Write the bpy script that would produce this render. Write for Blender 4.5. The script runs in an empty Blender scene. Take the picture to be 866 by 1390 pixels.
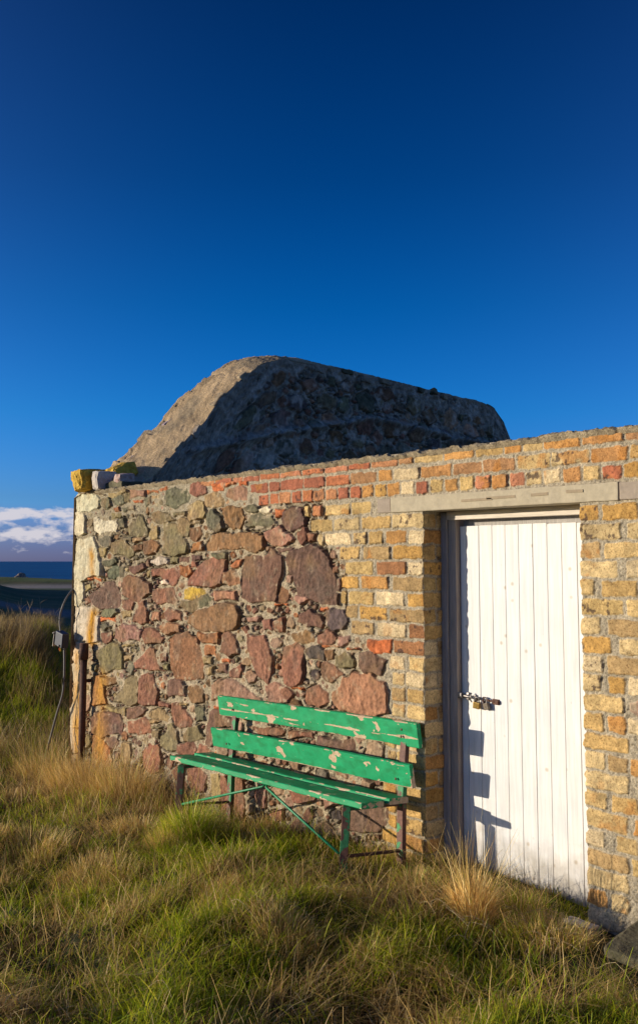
import bpy, bmesh, math, random
import numpy as np
from mathutils import Vector, Matrix, noise as mn
random.seed(7); rng = np.random.default_rng(11)
R = math.radians
scene = bpy.context.scene
col = scene.collection

# ------------------------------------------------------------------ camera frame
F = 1300.; A = R(49.7); TAU = math.atan(112/F); H = 1.69
CAM = np.array([2.798, -4.095, H])
HF = np.array([-math.sin(A), math.cos(A), 0]); RT = np.array([math.cos(A), math.sin(A), 0])
FW = HF*math.cos(TAU)+np.array([0, 0, math.sin(TAU)]); UP = np.cross(RT, FW)
def on(px, py, ax, v):                       # photograph pixel -> point on the plane axis=v
    d = FW+RT*(px-433)/F-UP*(py-650)/F
    k = (v-CAM[ax])/d[ax]; return CAM+k*d
def cw(X, Z):                                # lateral / forward metres -> world xy
    p = CAM+RT*X+HF*Z; return p[0], p[1]

# ------------------------------------------------------------------ noise in numpy
def _h(ix, iy, s):
    n = (ix.astype(np.int64)*374761393+iy.astype(np.int64)*668265263+s*1442695041) & 0xffffffff
    n = ((n ^ (n >> 13))*1274126177) & 0xffffffff
    return ((n ^ (n >> 16)) & 0xffffff)/float(0xffffff)
def vn(x, y, s=0):
    x = np.asarray(x, float); y = np.asarray(y, float)
    ix = np.floor(x); iy = np.floor(y); fx = x-ix; fy = y-iy
    fx = fx*fx*(3-2*fx); fy = fy*fy*(3-2*fy)
    a = _h(ix, iy, s); b = _h(ix+1, iy, s); c = _h(ix, iy+1, s); d = _h(ix+1, iy+1, s)
    return (a*(1-fx)+b*fx)*(1-fy)+(c*(1-fx)+d*fx)*fy
def fbm(x, y, s=0, o=4, g=.5):
    t = 0; am = 1; n = 0
    for i in range(o):
        t = t+am*(vn(x*2**i+i*17.3, y*2**i-i*9.1, s+i)-.5); n += am; am *= g
    return t/n*2
def ss(a, b, x):
    t = np.clip((x-a)/(b-a), 0, 1); return t*t*(3-2*t)

# ------------------------------------------------------------------ objects
def tag(o, label=None, cat=None, group=None, kind=None):
    if label: o['label'] = label
    if cat: o['category'] = cat
    if group: o['group'] = group
    if kind: o['kind'] = kind
    return o
def empty(name, loc=(0, 0, 0)):
    o = bpy.data.objects.new(name, None); col.objects.link(o); o.location = loc; o.empty_display_size = .1
    return o
def link(name, me, mat, parent=None, smooth=False):
    o = bpy.data.objects.new(name, me); col.objects.link(o)
    if mat: me.materials.append(mat)
    if parent:
        o.parent = parent
        if any(parent.location): o.location = -Vector(parent.location)
    if smooth: me.polygons.foreach_set('use_smooth', [True]*len(me.polygons))
    return o
def np_mesh(name, V, Q, colr=None, nrm=None, smooth=True):
    V = np.asarray(V, np.float32); Q = np.asarray(Q, np.int32); k = Q.shape[1]
    me = bpy.data.meshes.new(name)
    me.vertices.add(len(V)); me.vertices.foreach_set('co', V.ravel())
    me.loops.add(Q.size); me.loops.foreach_set('vertex_index', Q.ravel())
    me.polygons.add(len(Q)); me.polygons.foreach_set('loop_start', np.arange(0, Q.size, k, dtype=np.int32))
    me.polygons.foreach_set('loop_total', np.full(len(Q), k, np.int32))
    me.polygons.foreach_set('use_smooth', np.full(len(Q), smooth))
    me.update(calc_edges=True)
    if colr is not None:
        at = me.color_attributes.new('Col', 'FLOAT_COLOR', 'POINT')
        c = np.ones((len(V), 4), np.float32); c[:, :3] = colr; at.data.foreach_set('color', c.ravel())
    if nrm is not None: me.normals_split_custom_set_from_vertices(nrm.astype(np.float32))
    return me
def bm_obj(name, bm, mat, parent=None, smooth=False):
    me = bpy.data.meshes.new(name); bm.to_mesh(me); bm.free()
    return link(name, me, mat, parent, smooth)
def box(bm, c, s, rot=None, bev=0.0, seg=2):
    r = bmesh.ops.create_cube(bm, size=1.0)['verts']
    for v in r: v.co = Vector((v.co.x*s[0], v.co.y*s[1], v.co.z*s[2]))
    if bev: 
        es = list({e for v in r for e in v.link_edges})
        r2 = bmesh.ops.bevel(bm, geom=es, offset=bev, segments=seg, affect='EDGES', profile=.6)
        r = list({v for f in r2['faces'] for v in f.verts} | {v for v in r if v.is_valid})
    M = Matrix.Translation(Vector(c)) @ (rot.to_4x4() if rot else Matrix())
    for v in r: v.co = M @ v.co
    return r
def tube(bm, pts, rad, seg=10, caps=True):
    pts = [Vector(p) for p in pts]; n = len(pts); rings = []
    rad = rad if isinstance(rad, (list, tuple)) else [rad]*n
    up = Vector((0, 0, 1))
    for i, p in enumerate(pts):
        t = (pts[min(i+1, n-1)]-pts[max(i-1, 0)]).normalized()
        a = t.cross(up)
        if a.length < .05: a = t.cross(Vector((1, 0, 0)))
        a.normalize(); b = t.cross(a).normalized()
        rings.append([bm.verts.new(p+(a*math.cos(2*math.pi*k/seg)+b*math.sin(2*math.pi*k/seg))*rad[i]) for k in range(seg)])
    for i in range(n-1):
        for k in range(seg):
            bm.faces.new((rings[i][k], rings[i][(k+1) % seg], rings[i+1][(k+1) % seg], rings[i+1][k]))
    if caps:
        bm.faces.new(rings[0]); bm.faces.new(rings[-1][::-1])
    bmesh.ops.recalc_face_normals(bm, faces=bm.faces)

# ------------------------------------------------------------------ materials
def mat(name):
    m = bpy.data.materials.new(name); m.use_nodes = True; nt = m.node_tree
    b = nt.nodes['Principled BSDF']; return m, nt, b
def N(nt, t, **kw):
    n = nt.nodes.new(t)
    for k, v in kw.items():
        if k in ('operation', 'blend_type', 'data_type', 'noise_dimensions', 'attribute_name', 'mode', 'wave_type', 'bands_direction', 'feature', 'sky_type', 'clamp'): setattr(n, k, v)
        else: n.inputs[k].default_value = v
    return n
def ramp(nt, src, stops):
    r = nt.nodes.new('ShaderNodeValToRGB'); e = r.color_ramp.elements
    while len(e) < len(stops): e.new(.5)
    for i, (p, c) in enumerate(stops):
        e[i].position = p; e[i].color = (*c, 1) if len(c) == 3 else c
    nt.links.new(src, r.inputs[0]); return r
def mixc(nt, fac, a, b, mode='MIX'):
    m = nt.nodes.new('ShaderNodeMix'); m.data_type = 'RGBA'; m.blend_type = mode
    for s, v in ((0, fac), (6, a), (7, b)):
        if isinstance(v, (int, float)): m.inputs[s].default_value = v
        elif isinstance(v, tuple): m.inputs[s].default_value = (*v, 1)
        else: nt.links.new(v, m.inputs[s])
    return m.outputs[2]
def coords(nt, kind='Object', scale=None):
    t = nt.nodes.new('ShaderNodeTexCoord'); o = t.outputs[kind]
    if scale:
        mp = nt.nodes.new('ShaderNodeMapping'); mp.inputs['Scale'].default_value = scale
        nt.links.new(o, mp.inputs[0]); o = mp.outputs[0]
    return o
def noise(nt, co, sc, det=6, ro=.6, dist=0):
    n = N(nt, 'ShaderNodeTexNoise', Scale=sc, Detail=det, Roughness=ro, Distortion=dist)
    nt.links.new(co, n.inputs['Vector']); return n.outputs['Fac']
def bump(nt, b, h, st, dist=.01):
    n = N(nt, 'ShaderNodeBump', Strength=st, Distance=dist); nt.links.new(h, n.inputs['Height'])
    nt.links.new(n.outputs[0], b.inputs['Normal'])

def attr_mat(name, lo, hi, sc, bst, bdist, streak=None, rough=.9, speck=None):
    m, nt, b = mat(name); co = coords(nt)
    at = N(nt, 'ShaderNodeAttribute', attribute_name='Col')
    r = ramp(nt, noise(nt, co, sc), [(.28, (lo,)*3), (.72, (hi,)*3)])
    c = mixc(nt, 1.0, at.outputs['Color'], r.outputs[0], 'MULTIPLY')
    if streak:
        s = noise(nt, coords(nt, 'Object', streak), 6, 5, .6)
        rs = ramp(nt, s, [(.3, (.82, .8, .78)), (.7, (1.16, 1.14, 1.1))])
        c = mixc(nt, .8, c, rs.outputs[0], 'MULTIPLY')
    if speck:
        v = noise(nt, co, 120, 3, .7)
        rs = ramp(nt, v, [(.36, speck[0]), (.45, (1, 1, 1)), (.62, (1, 1, 1)), (.72, speck[1])])
        c = mixc(nt, 1, c, rs.outputs[0], 'MULTIPLY')
    nt.links.new(c, b.inputs['Base Color']); b.inputs['Roughness'].default_value = rough
    b.inputs['Specular IOR Level'].default_value = .25
    bump(nt, b, noise(nt, co, sc*1.6, 8, .7), bst, bdist)
    return m
M_stone = attr_mat('sandstone', .62, 1.36, 40, .8, .010, streak=(6, 6, .8))
M_quoin = attr_mat('quoin_stone', .75, 1.2, 60, .6, .008, streak=(5, 5, 1.2))
M_brick = attr_mat('stock_brick', .70, 1.25, 60, .7, .006, speck=((.62, .54, .46), (1.18, 1.16, 1.12)))
M_mortar = attr_mat('lime_mortar', .62, 1.35, 75, .9, .012, speck=((.5, .46, .4), (1.35, 1.35, 1.35)))
M_dark = attr_mat('shaded_rubble', .6, 1.5, 18, .8, .02)

def simple(name, c, rough=.8, metal=0, var=.25, sc=30, bst=.3, bd=.004, c2=None, scale=None):
    m, nt, b = mat(name); co = coords(nt, 'Object', scale)
    n = noise(nt, co, sc)
    c2 = c2 or tuple(x*(1+var) for x in c)
    r = ramp(nt, n, [(.3, tuple(x*(1-var) for x in c)), (.7, c2)])
    nt.links.new(r.outputs[0], b.inputs['Base Color'])
    b.inputs['Roughness'].default_value = rough; b.inputs['Metallic'].default_value = metal
    bump(nt, b, noise(nt, co, sc*2), bst, bd); return m
M_concrete = simple('concrete', (.40, .34, .235), .92, 0, .12, 40, .5, .004)
M_patch = simple('concrete_patch', (.31, .25, .19), .92, 0, .12, 40, .5, .004)
M_cement = simple('cement_coping', (.27, .20, .125), .95, 0, .3, 14, 1, .02, c2=(.40, .31, .2))
M_slate = simple('slate', (.26, .20, .22), .8, 0, .25, 20)
M_lichen = simple('lichen_stone', (.60, .33, .025), .9, 0, .3, 25, .8, .01, c2=(.70, .45, .06))
M_lime = simple('limewashed_stone', (.5, .44, .37), .9, 0, .2, 30, .8, .008, c2=(.6, .53, .45))
M_frame = simple('weathered_frame', (.36, .33, .30), .85, 0, .25, 12, .5, .003, scale=(8, 8, .6))
M_headlit = simple('sunlit_frame_head', (.62, .55, .46), .8, 0, .2, 12, .4, .003, scale=(.6, 8, 8))  # paler copy of the frame, sunlight on the head put into its colour
M_rust = simple('rusty_iron', (.085, .04, .028), .75, .2, .35, 40, .6, .002, c2=(.14, .06, .035))
M_black = simple('dark_metal', (.03, .033, .04), .5, .6, .3, 50)
M_steel = simple('galvanised_steel', (.24, .22, .21), .5, .9, .25, 60)
M_brass = simple('brass', (.55, .36, .12), .32, .9, .25, 60)
M_boxm = simple('blue_plastic', (.010, .015, .04), .5, 0, .25, 20, .1)
M_cable = simple('cable_sheath', (.11, .1, .1), .55, 0, .2, 20, .1)
M_red = simple('red_wire', (.5, .04, .02), .5, 0, .1, 20, .1)
M_yel = simple('yellow_wire', (.6, .42, .03), .5, 0, .1, 20, .1)
M_slab = simple('weathered_slab', (.075, .07, .035), .95, 0, .45, 9, 1, .02, c2=(.17, .145, .08))
M_rock = simple('shore_rock', (.2, .15, .12), .95, 0, .4, .6, 1, .2)
M_thresh = simple('white_stone', (.52, .48, .4), .9, 0, .2, 30)

# painted, peeling bench
def paint_mat(name, peel, line=False):
    m, nt, b = mat(name); co = coords(nt)
    ob = N(nt, 'ShaderNodeObjectInfo')
    off = nt.nodes.new('ShaderNodeVectorMath'); off.operation = 'ADD'; nt.links.new(co, off.inputs[0])
    sc = nt.nodes.new('ShaderNodeMath'); sc.operation = 'MULTIPLY'; sc.inputs[1].default_value = 37
    nt.links.new(ob.outputs['Random'], sc.inputs[0]); nt.links.new(sc.outputs[0], off.inputs[1])
    mp = nt.nodes.new('ShaderNodeMapping'); mp.inputs['Scale'].default_value = (.62, 1, 1)
    nt.links.new(off.outputs[0], mp.inputs[0]); v = mp.outputs[0]
    n1 = noise(nt, v, 12, 4.5, .5, .3)
    k = ramp(nt, n1, [(peel, (0, 0, 0)), (peel+.006, (1, 1, 1))]); fac = k.outputs[0]
    # long thin scrapes along the grain
    mp2 = nt.nodes.new('ShaderNodeMapping'); mp2.inputs['Scale'].default_value = (.5, 6, 6)
    nt.links.new(off.outputs[0], mp2.inputs[0])
    n2 = noise(nt, mp2.outputs[0], 7, 4, .6)
    k2 = ramp(nt, n2, [(peel+.065, (0, 0, 0)), (peel+.075, (1, 1, 1))])
    fac = mixc(nt, 1, fac, k2.outputs[0], 'LIGHTEN')
    # worn arrises
    ge = nt.nodes.new('ShaderNodeAttribute'); ge.attribute_name = 'edge'
    mu = nt.nodes.new('ShaderNodeMath'); mu.operation = 'MULTIPLY_ADD'; mu.inputs[1].default_value = .22
    nt.links.new(ge.outputs['Fac'], mu.inputs[0]); nt.links.new(noise(nt, v, 9, 5, .6), mu.inputs[2])
    k3 = ramp(nt, mu.outputs[0], [(peel+.115, (0, 0, 0)), (peel+.13, (1, 1, 1))])
    fac = mixc(nt, 1, fac, k3.outputs[0], 'LIGHTEN')
    if line:
        at = nt.nodes.new('ShaderNodeAttribute'); at.attribute_name = 'crack'
        m3 = nt.nodes.new('ShaderNodeMath'); m3.operation = 'MULTIPLY_ADD'; m3.inputs[1].default_value = .35
        nt.links.new(at.outputs['Fac'], m3.inputs[0]); nt.links.new(noise(nt, v, 10, 5, .6), m3.inputs[2])
        k4 = ramp(nt, m3.outputs[0], [(.735, (0, 0, 0)), (.75, (1, 1, 1))])
        fac = mixc(nt, 1, fac, k4.outputs[0], 'LIGHTEN')
    g = ramp(nt, noise(nt, v, 22, 6), [(.3, (.004, .235, .085)), (.7, (.008, .34, .13))])
    dirt = ramp(nt, noise(nt, v, 16, 5), [(.5, (1, 1, 1)), (.68, (.7, .5, .35))])
    gc = mixc(nt, .65, g.outputs[0], dirt.outputs[0], 'MULTIPLY')
    w = ramp(nt, noise(nt, v, 50, 5), [(.3, (.40, .28, .17)), (.7, (.6, .46, .31))])
    c = mixc(nt, fac, gc, w.outputs[0]); nt.links.new(c, b.inputs['Base Color'])
    b.inputs['Roughness'].default_value = .58; b.inputs['Specular IOR Level'].default_value = .25
    inv = nt.nodes.new('ShaderNodeMath'); inv.operation = 'SUBTRACT'; inv.inputs[0].default_value = 1
    nt.links.new(fac, inv.inputs[1])
    ad = nt.nodes.new('ShaderNodeMath'); ad.operation = 'MULTIPLY_ADD'; ad.inputs[1].default_value = .25
    nt.links.new(noise(nt, v, 60, 5), ad.inputs[0]); nt.links.new(inv.outputs[0], ad.inputs[2])
    bump(nt, b, ad.outputs[0], .6, .0015)
    return m
M_paintA = paint_mat('peeling_green_paint', .615, True)
M_paintB = paint_mat('worn_green_paint', .64)
def leg_mat():
    m, nt, b = mat('rusty_green_leg'); co = coords(nt)
    n = noise(nt, co, 9, 4, .6); geo = nt.nodes.new('ShaderNodeNewGeometry')
    k = ramp(nt, n, [(.44, (0, 0, 0)), (.46, (1, 1, 1))])
    g = ramp(nt, noise(nt, co, 60), [(.3, (.02, .16, .05)), (.7, (.06, .3, .12))])
    r = ramp(nt, noise(nt, co, 50), [(.3, (.09, .035, .025)), (.7, (.2, .09, .06))])
    nt.links.new(mixc(nt, k.outputs[0], g.outputs[0], r.outputs[0]), b.inputs['Base Color'])
    b.inputs['Roughness'].default_value = .7; bump(nt, b, noise(nt, co, 70), .5, .002); return m
M_leg = leg_mat()
M_greenrod = simple('green_rod', (.01, .2, .08), .5, 0, .3, 40)

def door_mat():
    m, nt, b = mat('white_door_paint'); co = coords(nt)
    ob = N(nt, 'ShaderNodeObjectInfo')
    off = nt.nodes.new('ShaderNodeVectorMath'); off.operation = 'ADD'; nt.links.new(co, off.inputs[0])
    sc = nt.nodes.new('ShaderNodeMath'); sc.operation = 'MULTIPLY'; sc.inputs[1].default_value = 50
    nt.links.new(ob.outputs['Random'], sc.inputs[0]); nt.links.new(sc.outputs[0], off.inputs[1])
    v = off.outputs[0]
    mp = nt.nodes.new('ShaderNodeMapping'); mp.inputs['Scale'].default_value = (14, 14, .9); nt.links.new(v, mp.inputs[0])
    gr = ramp(nt, noise(nt, mp.outputs[0], 4, 6), [(.3, (.60, .60, .58)), (.7, (.76, .75, .74))])
    bl = ramp(nt, noise(nt, v, 5, 3), [(.35, (.92, .92, .93)), (.65, (1.03, 1.01, .98))])
    c = mixc(nt, 1, gr.outputs[0], bl.outputs[0], 'MULTIPLY')
    vo = N(nt, 'ShaderNodeTexVoronoi', Scale=9.0); nt.links.new(v, vo.inputs['Vector'])
    kn = ramp(nt, vo.outputs['Distance'], [(.05, (.62, .52, .38)), (.13, (1, 1, 1))])
    c = mixc(nt, .7, c, kn.outputs[0], 'MULTIPLY')
    sp = ramp(nt, noise(nt, v, 55, 3), [(.70, (1, 1, 1)), (.78, (.6, .52, .42))])
    c = mixc(nt, .6, c, sp.outputs[0], 'MULTIPLY')
    # dirt splashed up from the ground, a stain with its own shape
    sx = nt.nodes.new('ShaderNodeSeparateXYZ'); nt.links.new(coords(nt), sx.inputs[0])
    md = nt.nodes.new('ShaderNodeMath'); md.operation = 'MULTIPLY_ADD'; md.inputs[1].default_value = -2.0
    nt.links.new(sx.outputs['Z'], md.inputs[0]); nt.links.new(noise(nt, coords(nt), 9, 6), md.inputs[2])
    dk = ramp(nt, md.outputs[0], [(.05, (1, 1, 1)), (.55, (.5, .45, .38))])
    c = mixc(nt, .8, c, dk.outputs[0], 'MULTIPLY')
    nt.links.new(c, b.inputs['Base Color']); b.inputs['Roughness'].default_value = .6
    bump(nt, b, noise(nt, mp.outputs[0], 6, 6), .35, .0015); return m
M_door = door_mat()

def blade_mat(name, tr=.35):
    m, nt, b = mat(name)
    at = N(nt, 'ShaderNodeAttribute', attribute_name='Col')
    nt.links.new(at.outputs['Color'], b.inputs['Base Color']); b.inputs['Roughness'].default_value = .55
    b.inputs['Specular IOR Level'].default_value = .3
    t = nt.nodes.new('ShaderNodeBsdfTranslucent'); nt.links.new(at.outputs['Color'], t.inputs[0])
    mx = nt.nodes.new('ShaderNodeMixShader'); mx.inputs[0].default_value = tr
    out = nt.nodes['Material Output']
    nt.links.new(b.outputs[0], mx.inputs[1]); nt.links.new(t.outputs[0], mx.inputs[2]); nt.links.new(mx.outputs[0], out.inputs[0])
    return m
M_blade = blade_mat('grass_blades', .5); M_straw = blade_mat('dry_straw', .25)

# ------------------------------------------------------------------ wall stones traced from the photograph
TILE = {'A': (95, 640), 'B': (235, 640), 'C': (95, 780), 'D': (235, 780), 'E': (95, 920), 'F': (235, 920),
        'G': (375, 620), 'H': (375, 760), 'I': (455, 620), 'J': (455, 760), 'K': (455, 900), 'L': (375, 900), 'M': (235, 1040)}
PAL = {'r': (.21, .098, .060), 'd': (.145, .080, .056), 'o': (.29, .125, .048), 'p': (.27, .145, .10), 'g': (.17, .135, .068),
       'v': (.125, .115, .07), 't': (.30, .215, .10), 'w': (.50, .43, .31), 'q': (.52, .45, .32), 'b': (.44, .13, .045),
       'y': (.50, .32, .05), 'k': (.085, .062, .055), 'O': (.33, .165, .09), 'n': (.20, .105, .05)}
S = """
A q 50,190 90,175 180,180 240,220 235,270 200,290 130,305 60,310 48,250
A q 45,330 110,335 130,380 125,480 90,500 45,490
A q 40,525 180,515 215,600 255,740 255,820 150,830 35,820 30,700
A w 190,370 215,355 350,385 372,420 360,475 240,490 200,465
A v 250,215 310,200 330,270 290,290 240,250
A v 330,210 400,190 450,200 430,250 360,258
A g 415,175 468,170 470,240 430,245
A t 300,165 440,130 465,160 400,185 310,200
A p 475,140 600,150 590,200 480,210
A b 610,150 690,145 690,170 620,175
A b 700,135 760,120 762,155 715,155
A b 500,225 570,225 565,248 510,248
A t 640,195 700,185 690,215 650,215
A v 580,210 630,200 635,250 600,275
A v 415,290 500,270 520,310 430,320
A o 350,290 385,280 395,310 365,315
A g 330,325 400,330 390,370 335,375
A v 395,375 430,370 440,440 400,440
A g 540,345 575,370 610,460 600,500 460,500 455,450 500,390
A g 640,340 700,320 780,330 830,380 720,400 655,390
A t 650,460 690,430 700,470 695,520 650,525 630,495
A v 215,520 290,510 330,540 320,585 240,570
A t 245,600 300,600 270,670 245,665
A g 335,560 430,530 500,610 500,650 450,675 340,650 300,620
A v 400,515 490,515 480,552 425,548
A t 500,520 580,515 575,550 510,560
A n 505,580 570,570 565,620 515,625
A n 585,550 700,560 710,580 680,630 600,655 580,620
A v 270,700 350,680 370,710 330,735 275,735
A v 300,790 340,745 385,755 380,820 340,840 305,830
A v 392,750 425,755 420,820 394,825
A w 640,690 700,675 785,700 770,725 640,720
A g 795,670 850,670 850,720 800,720
A d 470,740 570,720 590,760 520,800 475,780
B v -45,150 20,130 100,140 135,190 120,240 20,285 -40,260
B g 40,380 100,370 150,410 130,500 80,500 50,440
B g -70,410 30,420 60,490 120,560 110,640 20,660 -70,650
C r 640,-40 700,-45 850,-60 860,0 830,70 790,80 760,40 720,20 650,15
C b 145,20 240,30 240,55 150,50
C q 38,25 90,30 115,120 110,190 75,240 35,245
C t 120,90 160,70 165,110 125,130
C d 165,165 235,120 260,80 330,60 390,150 385,250 300,265 215,250 180,200
C r 435,30 470,10 560,30 630,70 635,140 580,180 490,190 425,160
C w 710,60 760,35 790,80 730,85
C r 660,130 700,110 800,100 850,200 830,235 700,235 655,190
C r 410,200 470,195 505,220 490,275 430,265
C r 540,210 590,215 615,290 610,370 560,385 490,370 530,280
C q 35,260 170,265 230,340 230,520 150,530 40,520 30,400
C v 245,300 300,270 370,270 385,300 330,330 260,330
C b 240,335 350,340 350,375 245,370
C t 405,290 480,285 475,330 420,340
C O 645,295 700,300 705,370 650,360
C r 760,290 790,265 830,280 866,300 880,360 790,365 755,340
C v 240,400 290,380 325,410 270,440
C r 250,460 320,450 330,500 290,540 255,520
C p 365,430 430,390 500,400 560,440 540,520 400,530 355,500
C r 590,430 640,430 740,500 720,540 600,540 570,480
C O 720,400 800,390 866,400 860,450 760,470 720,440
C g 250,590 320,545 380,545 415,620 410,740 290,770 255,750 240,660
C g 185,600 236,600 234,680 190,660
C t 415,550 505,545 505,570 425,575
C t 425,635 495,630 490,675 430,680
C r 620,575 650,590 680,690 735,760 640,750 520,740 505,690 570,640
C d 710,625 760,615 755,680 715,680
C g 745,705 780,705 778,750 748,750
C n 250,800 350,800 360,850 300,866 250,850
C q 55,540 100,540 100,690 60,690 30,650
D n -15,500 60,470 120,455 180,500 215,600 235,700 230,810 150,820 20,800 -15,740 -20,560
E o 175,0 230,0 270,80 290,200 200,215 175,180
E g 440,10 520,0 540,80 530,190 480,225 350,190 400,110
E r 552,-10 650,-10 690,120 680,215 600,215 548,190
E t 290,215 440,235 440,300 370,270 290,240
E d 210,270 260,275 380,290 410,360 400,450 300,440 190,430 185,350
E d 455,240 530,230 600,260 560,300 460,320
E r 455,345 590,310 640,410 630,430 460,430
E t 640,270 710,250 770,310 760,350 690,320 625,310
E t 630,330 690,330 730,365 640,365
E g 640,380 720,385 700,410 645,400
E g 640,420 695,420 690,480 645,470
E g 770,375 810,370 845,420 845,560 760,570 705,540 705,460
E r 700,190 780,210 780,245 700,235
E o 180,450 240,470 320,570 330,650 330,720 180,720
E d 290,465 340,470 380,520 350,560 300,520
E t 410,510 470,520 480,640 440,690 405,620
E r 560,590 620,530 690,530 720,640 710,740 640,760 570,700
E q 25,-100 95,-110 100,130 100,380 20,390 15,250 40,180
E q 20,400 100,400 100,590 40,590 15,500
E q 20,610 100,610 100,760 10,760
B r 140,100 200,85 260,130 270,165 190,190 140,165
B b 310,90 400,85 410,110 390,145 320,145
B b 415,80 490,75 480,105 425,115
B b 530,75 580,80 580,110 535,108
B p 445,140 510,120 580,140 575,215 420,195
B t 260,190 330,165 400,235 395,265 270,270
B t 125,270 240,240 265,330 250,360 145,385 125,350
B v 275,330 320,300 370,350 395,440 350,480 280,430 262,380
B n 400,290 460,275 535,290 550,370 530,445 470,445 415,400
B g 5,320 100,310 100,350 10,350
B g 155,388 220,385 220,410 160,415
B n 150,440 210,440 230,490 190,545 150,520
B o 170,570 230,550 235,620 160,640
B n 300,500 400,480 560,480 720,510 715,600 540,600 400,600 260,620 255,580
B v 560,290 600,270 670,280 680,310 600,315
B w 685,300 720,280 770,300 760,320 700,320
B v 610,350 680,335 770,350 785,400 730,430 600,440 570,410
B v 310,640 400,630 420,650 415,685 320,670
B d 50,670 125,670 120,715 60,710
B d 150,660 210,660 220,695 160,705
B r 150,715 190,710 185,750 155,750
B o 65,740 130,740 150,790 110,820 75,800
B r 240,710 410,695 385,880 250,895 120,890 150,820
B b 450,740 500,705 548,690 520,745 470,750
B n 405,790 460,770 515,840 520,880 400,875
B d 560,670 700,680 770,595 800,625 862,668 868,760 840,866 815,1020 620,1025 540,990 535,880 545,780
G p -85,590 0,560 30,545 60,590 140,640 110,670 60,690 -20,690 -70,640
G b -5,415 60,420 60,465 0,475
G d 60,430 130,395 200,410 235,480 225,540 150,565 80,570 55,510
G r 180,640 215,560 246,600 240,650 215,685
G r 250,600 305,605 300,660 255,665
G d 10,720 130,715 110,740 40,760
H d 90,0 130,-70 180,-75 280,-115 340,-90 400,-20 430,60 465,180 465,320 455,350 330,340 270,300 170,260 150,150 110,60
H r 450,55 480,60 478,100 455,95
H d 475,160 505,160 500,240 475,235
H d 475,270 500,275 495,340 475,340
H n 40,210 85,240 95,310 75,335 25,325
H b 0,345 85,345 85,365 0,365
H b 345,378 405,378 400,400 350,402
H p 170,280 240,270 250,310 200,340 160,310
H d 190,425 270,400 345,440 365,500 340,535 240,525 170,480
H k 400,410 450,385 530,400 570,480 530,540 460,555 395,510
D r 790,370 840,340 866,345 866,440 800,440
D r 700,355 770,350 775,430 720,425
H n 130,580 230,560 300,620 290,640 160,640
H r 330,590 400,555 470,610 450,650 340,660
H p 500,600 570,600 575,640 520,680 495,650
H b 370,668 490,672 490,690 375,690
H b 565,688 645,695 645,715 570,705
H k 240,700 320,680 385,720 370,790 270,770 235,730
H n 390,710 450,710 440,770 395,790
H g 470,760 540,730 605,780 600,840 480,830
H r 60,690 130,680 160,660 215,700 215,866 200,960 130,990 90,960 60,800
L r 370,0 400,0 520,90 430,150 380,100
L r 0,200 90,200 130,250 90,290 0,280 -70,270
L r 240,220 330,180 400,240 405,310 330,345 250,330 230,290
L O 530,120 600,85 740,95 850,160 875,240 865,330 880,390 760,430 620,400 500,370 445,290 450,230 510,190
L b 130,190 205,195 205,215 135,210
J d 200,740 300,730 400,790 375,866 360,900 240,890 205,830
J b 270,625 435,625 425,725 330,725 270,690
L r 100,530 270,550 280,600 120,600
L d 345,570 600,600 605,690 480,690 340,650
D y 95,120 160,108 240,120 250,145 200,182 95,192
D v 60,255 75,205 200,190 260,150 300,195 280,245 200,258
D O 330,125 490,130 500,210 340,210
D n 130,330 200,280 340,240 490,240 530,320 480,430 330,435 170,420 120,380
D o 205,450 360,450 360,545 250,530 205,500
D o 250,555 330,562 325,635 255,630
D t 245,645 315,650 310,705 255,700
D t 260,740 310,725 315,780 270,790
D r 390,480 430,445 480,480 520,590 510,620 440,640 375,600
D b 388,660 440,665 440,690 392,688
D d 370,700 425,705 425,770 370,770
D r 450,760 500,740 540,695 550,750 520,800 450,800
D r 590,470 720,490 780,640 780,760 750,860 680,800 630,700 600,600
D p 580,340 680,330 660,370 590,375
F d -38,30 60,25 105,70 105,145 30,130 -40,150
F n 115,80 170,65 235,110 230,190 150,190
F p 310,60 360,15 460,15 530,60 600,110 680,150 700,190 400,160 310,180
F p 730,70 790,50 866,80 900,190 760,180
F r 0,210 60,215 155,330 140,380 60,390 0,330
F t 60,200 120,200 110,220 65,222
F g 80,460 130,400 200,380 250,480 180,490 90,500
F v 180,240 240,240 250,330 190,340
F r 50,520 130,505 185,560 160,600 50,590
F r 190,600 210,530 310,590 260,620 190,640
F d 265,470 290,280 340,240 470,340 490,400 340,400 310,540 265,520
F b 330,225 370,235 365,260 335,255
F r 595,370 780,390 866,430 850,460 640,420
F r 460,590 560,600 550,630 470,620
M r 110,30 210,30 270,80 250,200 180,200 120,130
M r 380,80 420,90 430,200 440,320 380,360
M r 470,110 545,120 560,300 555,440 500,440 480,250
M p 660,170 720,190 720,320 690,330 650,250
M t 300,70 360,70 375,200 360,330 310,260
M r 760,370 866,340 866,440 800,440
K d 60,1100 160,1060 400,1100 430,1230 330,1330 60,1300
L r 80,900 250,880 330,960 300,1080 150,1090
L p 380,980 480,960 500,1100 400,1140
"""
TRACED = []
for ln in S.strip().splitlines():
    t, c, *p = ln.split(); ox, oy = TILE[t]
    pts = []
    for q in p:
        a, b_ = q.split(','); w = on(ox+float(a)/5.773, oy+float(b_)/5.773, 1, 0.0); pts.append((w[0], w[2]))
    TRACED.append((np.array(pts), c))

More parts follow.
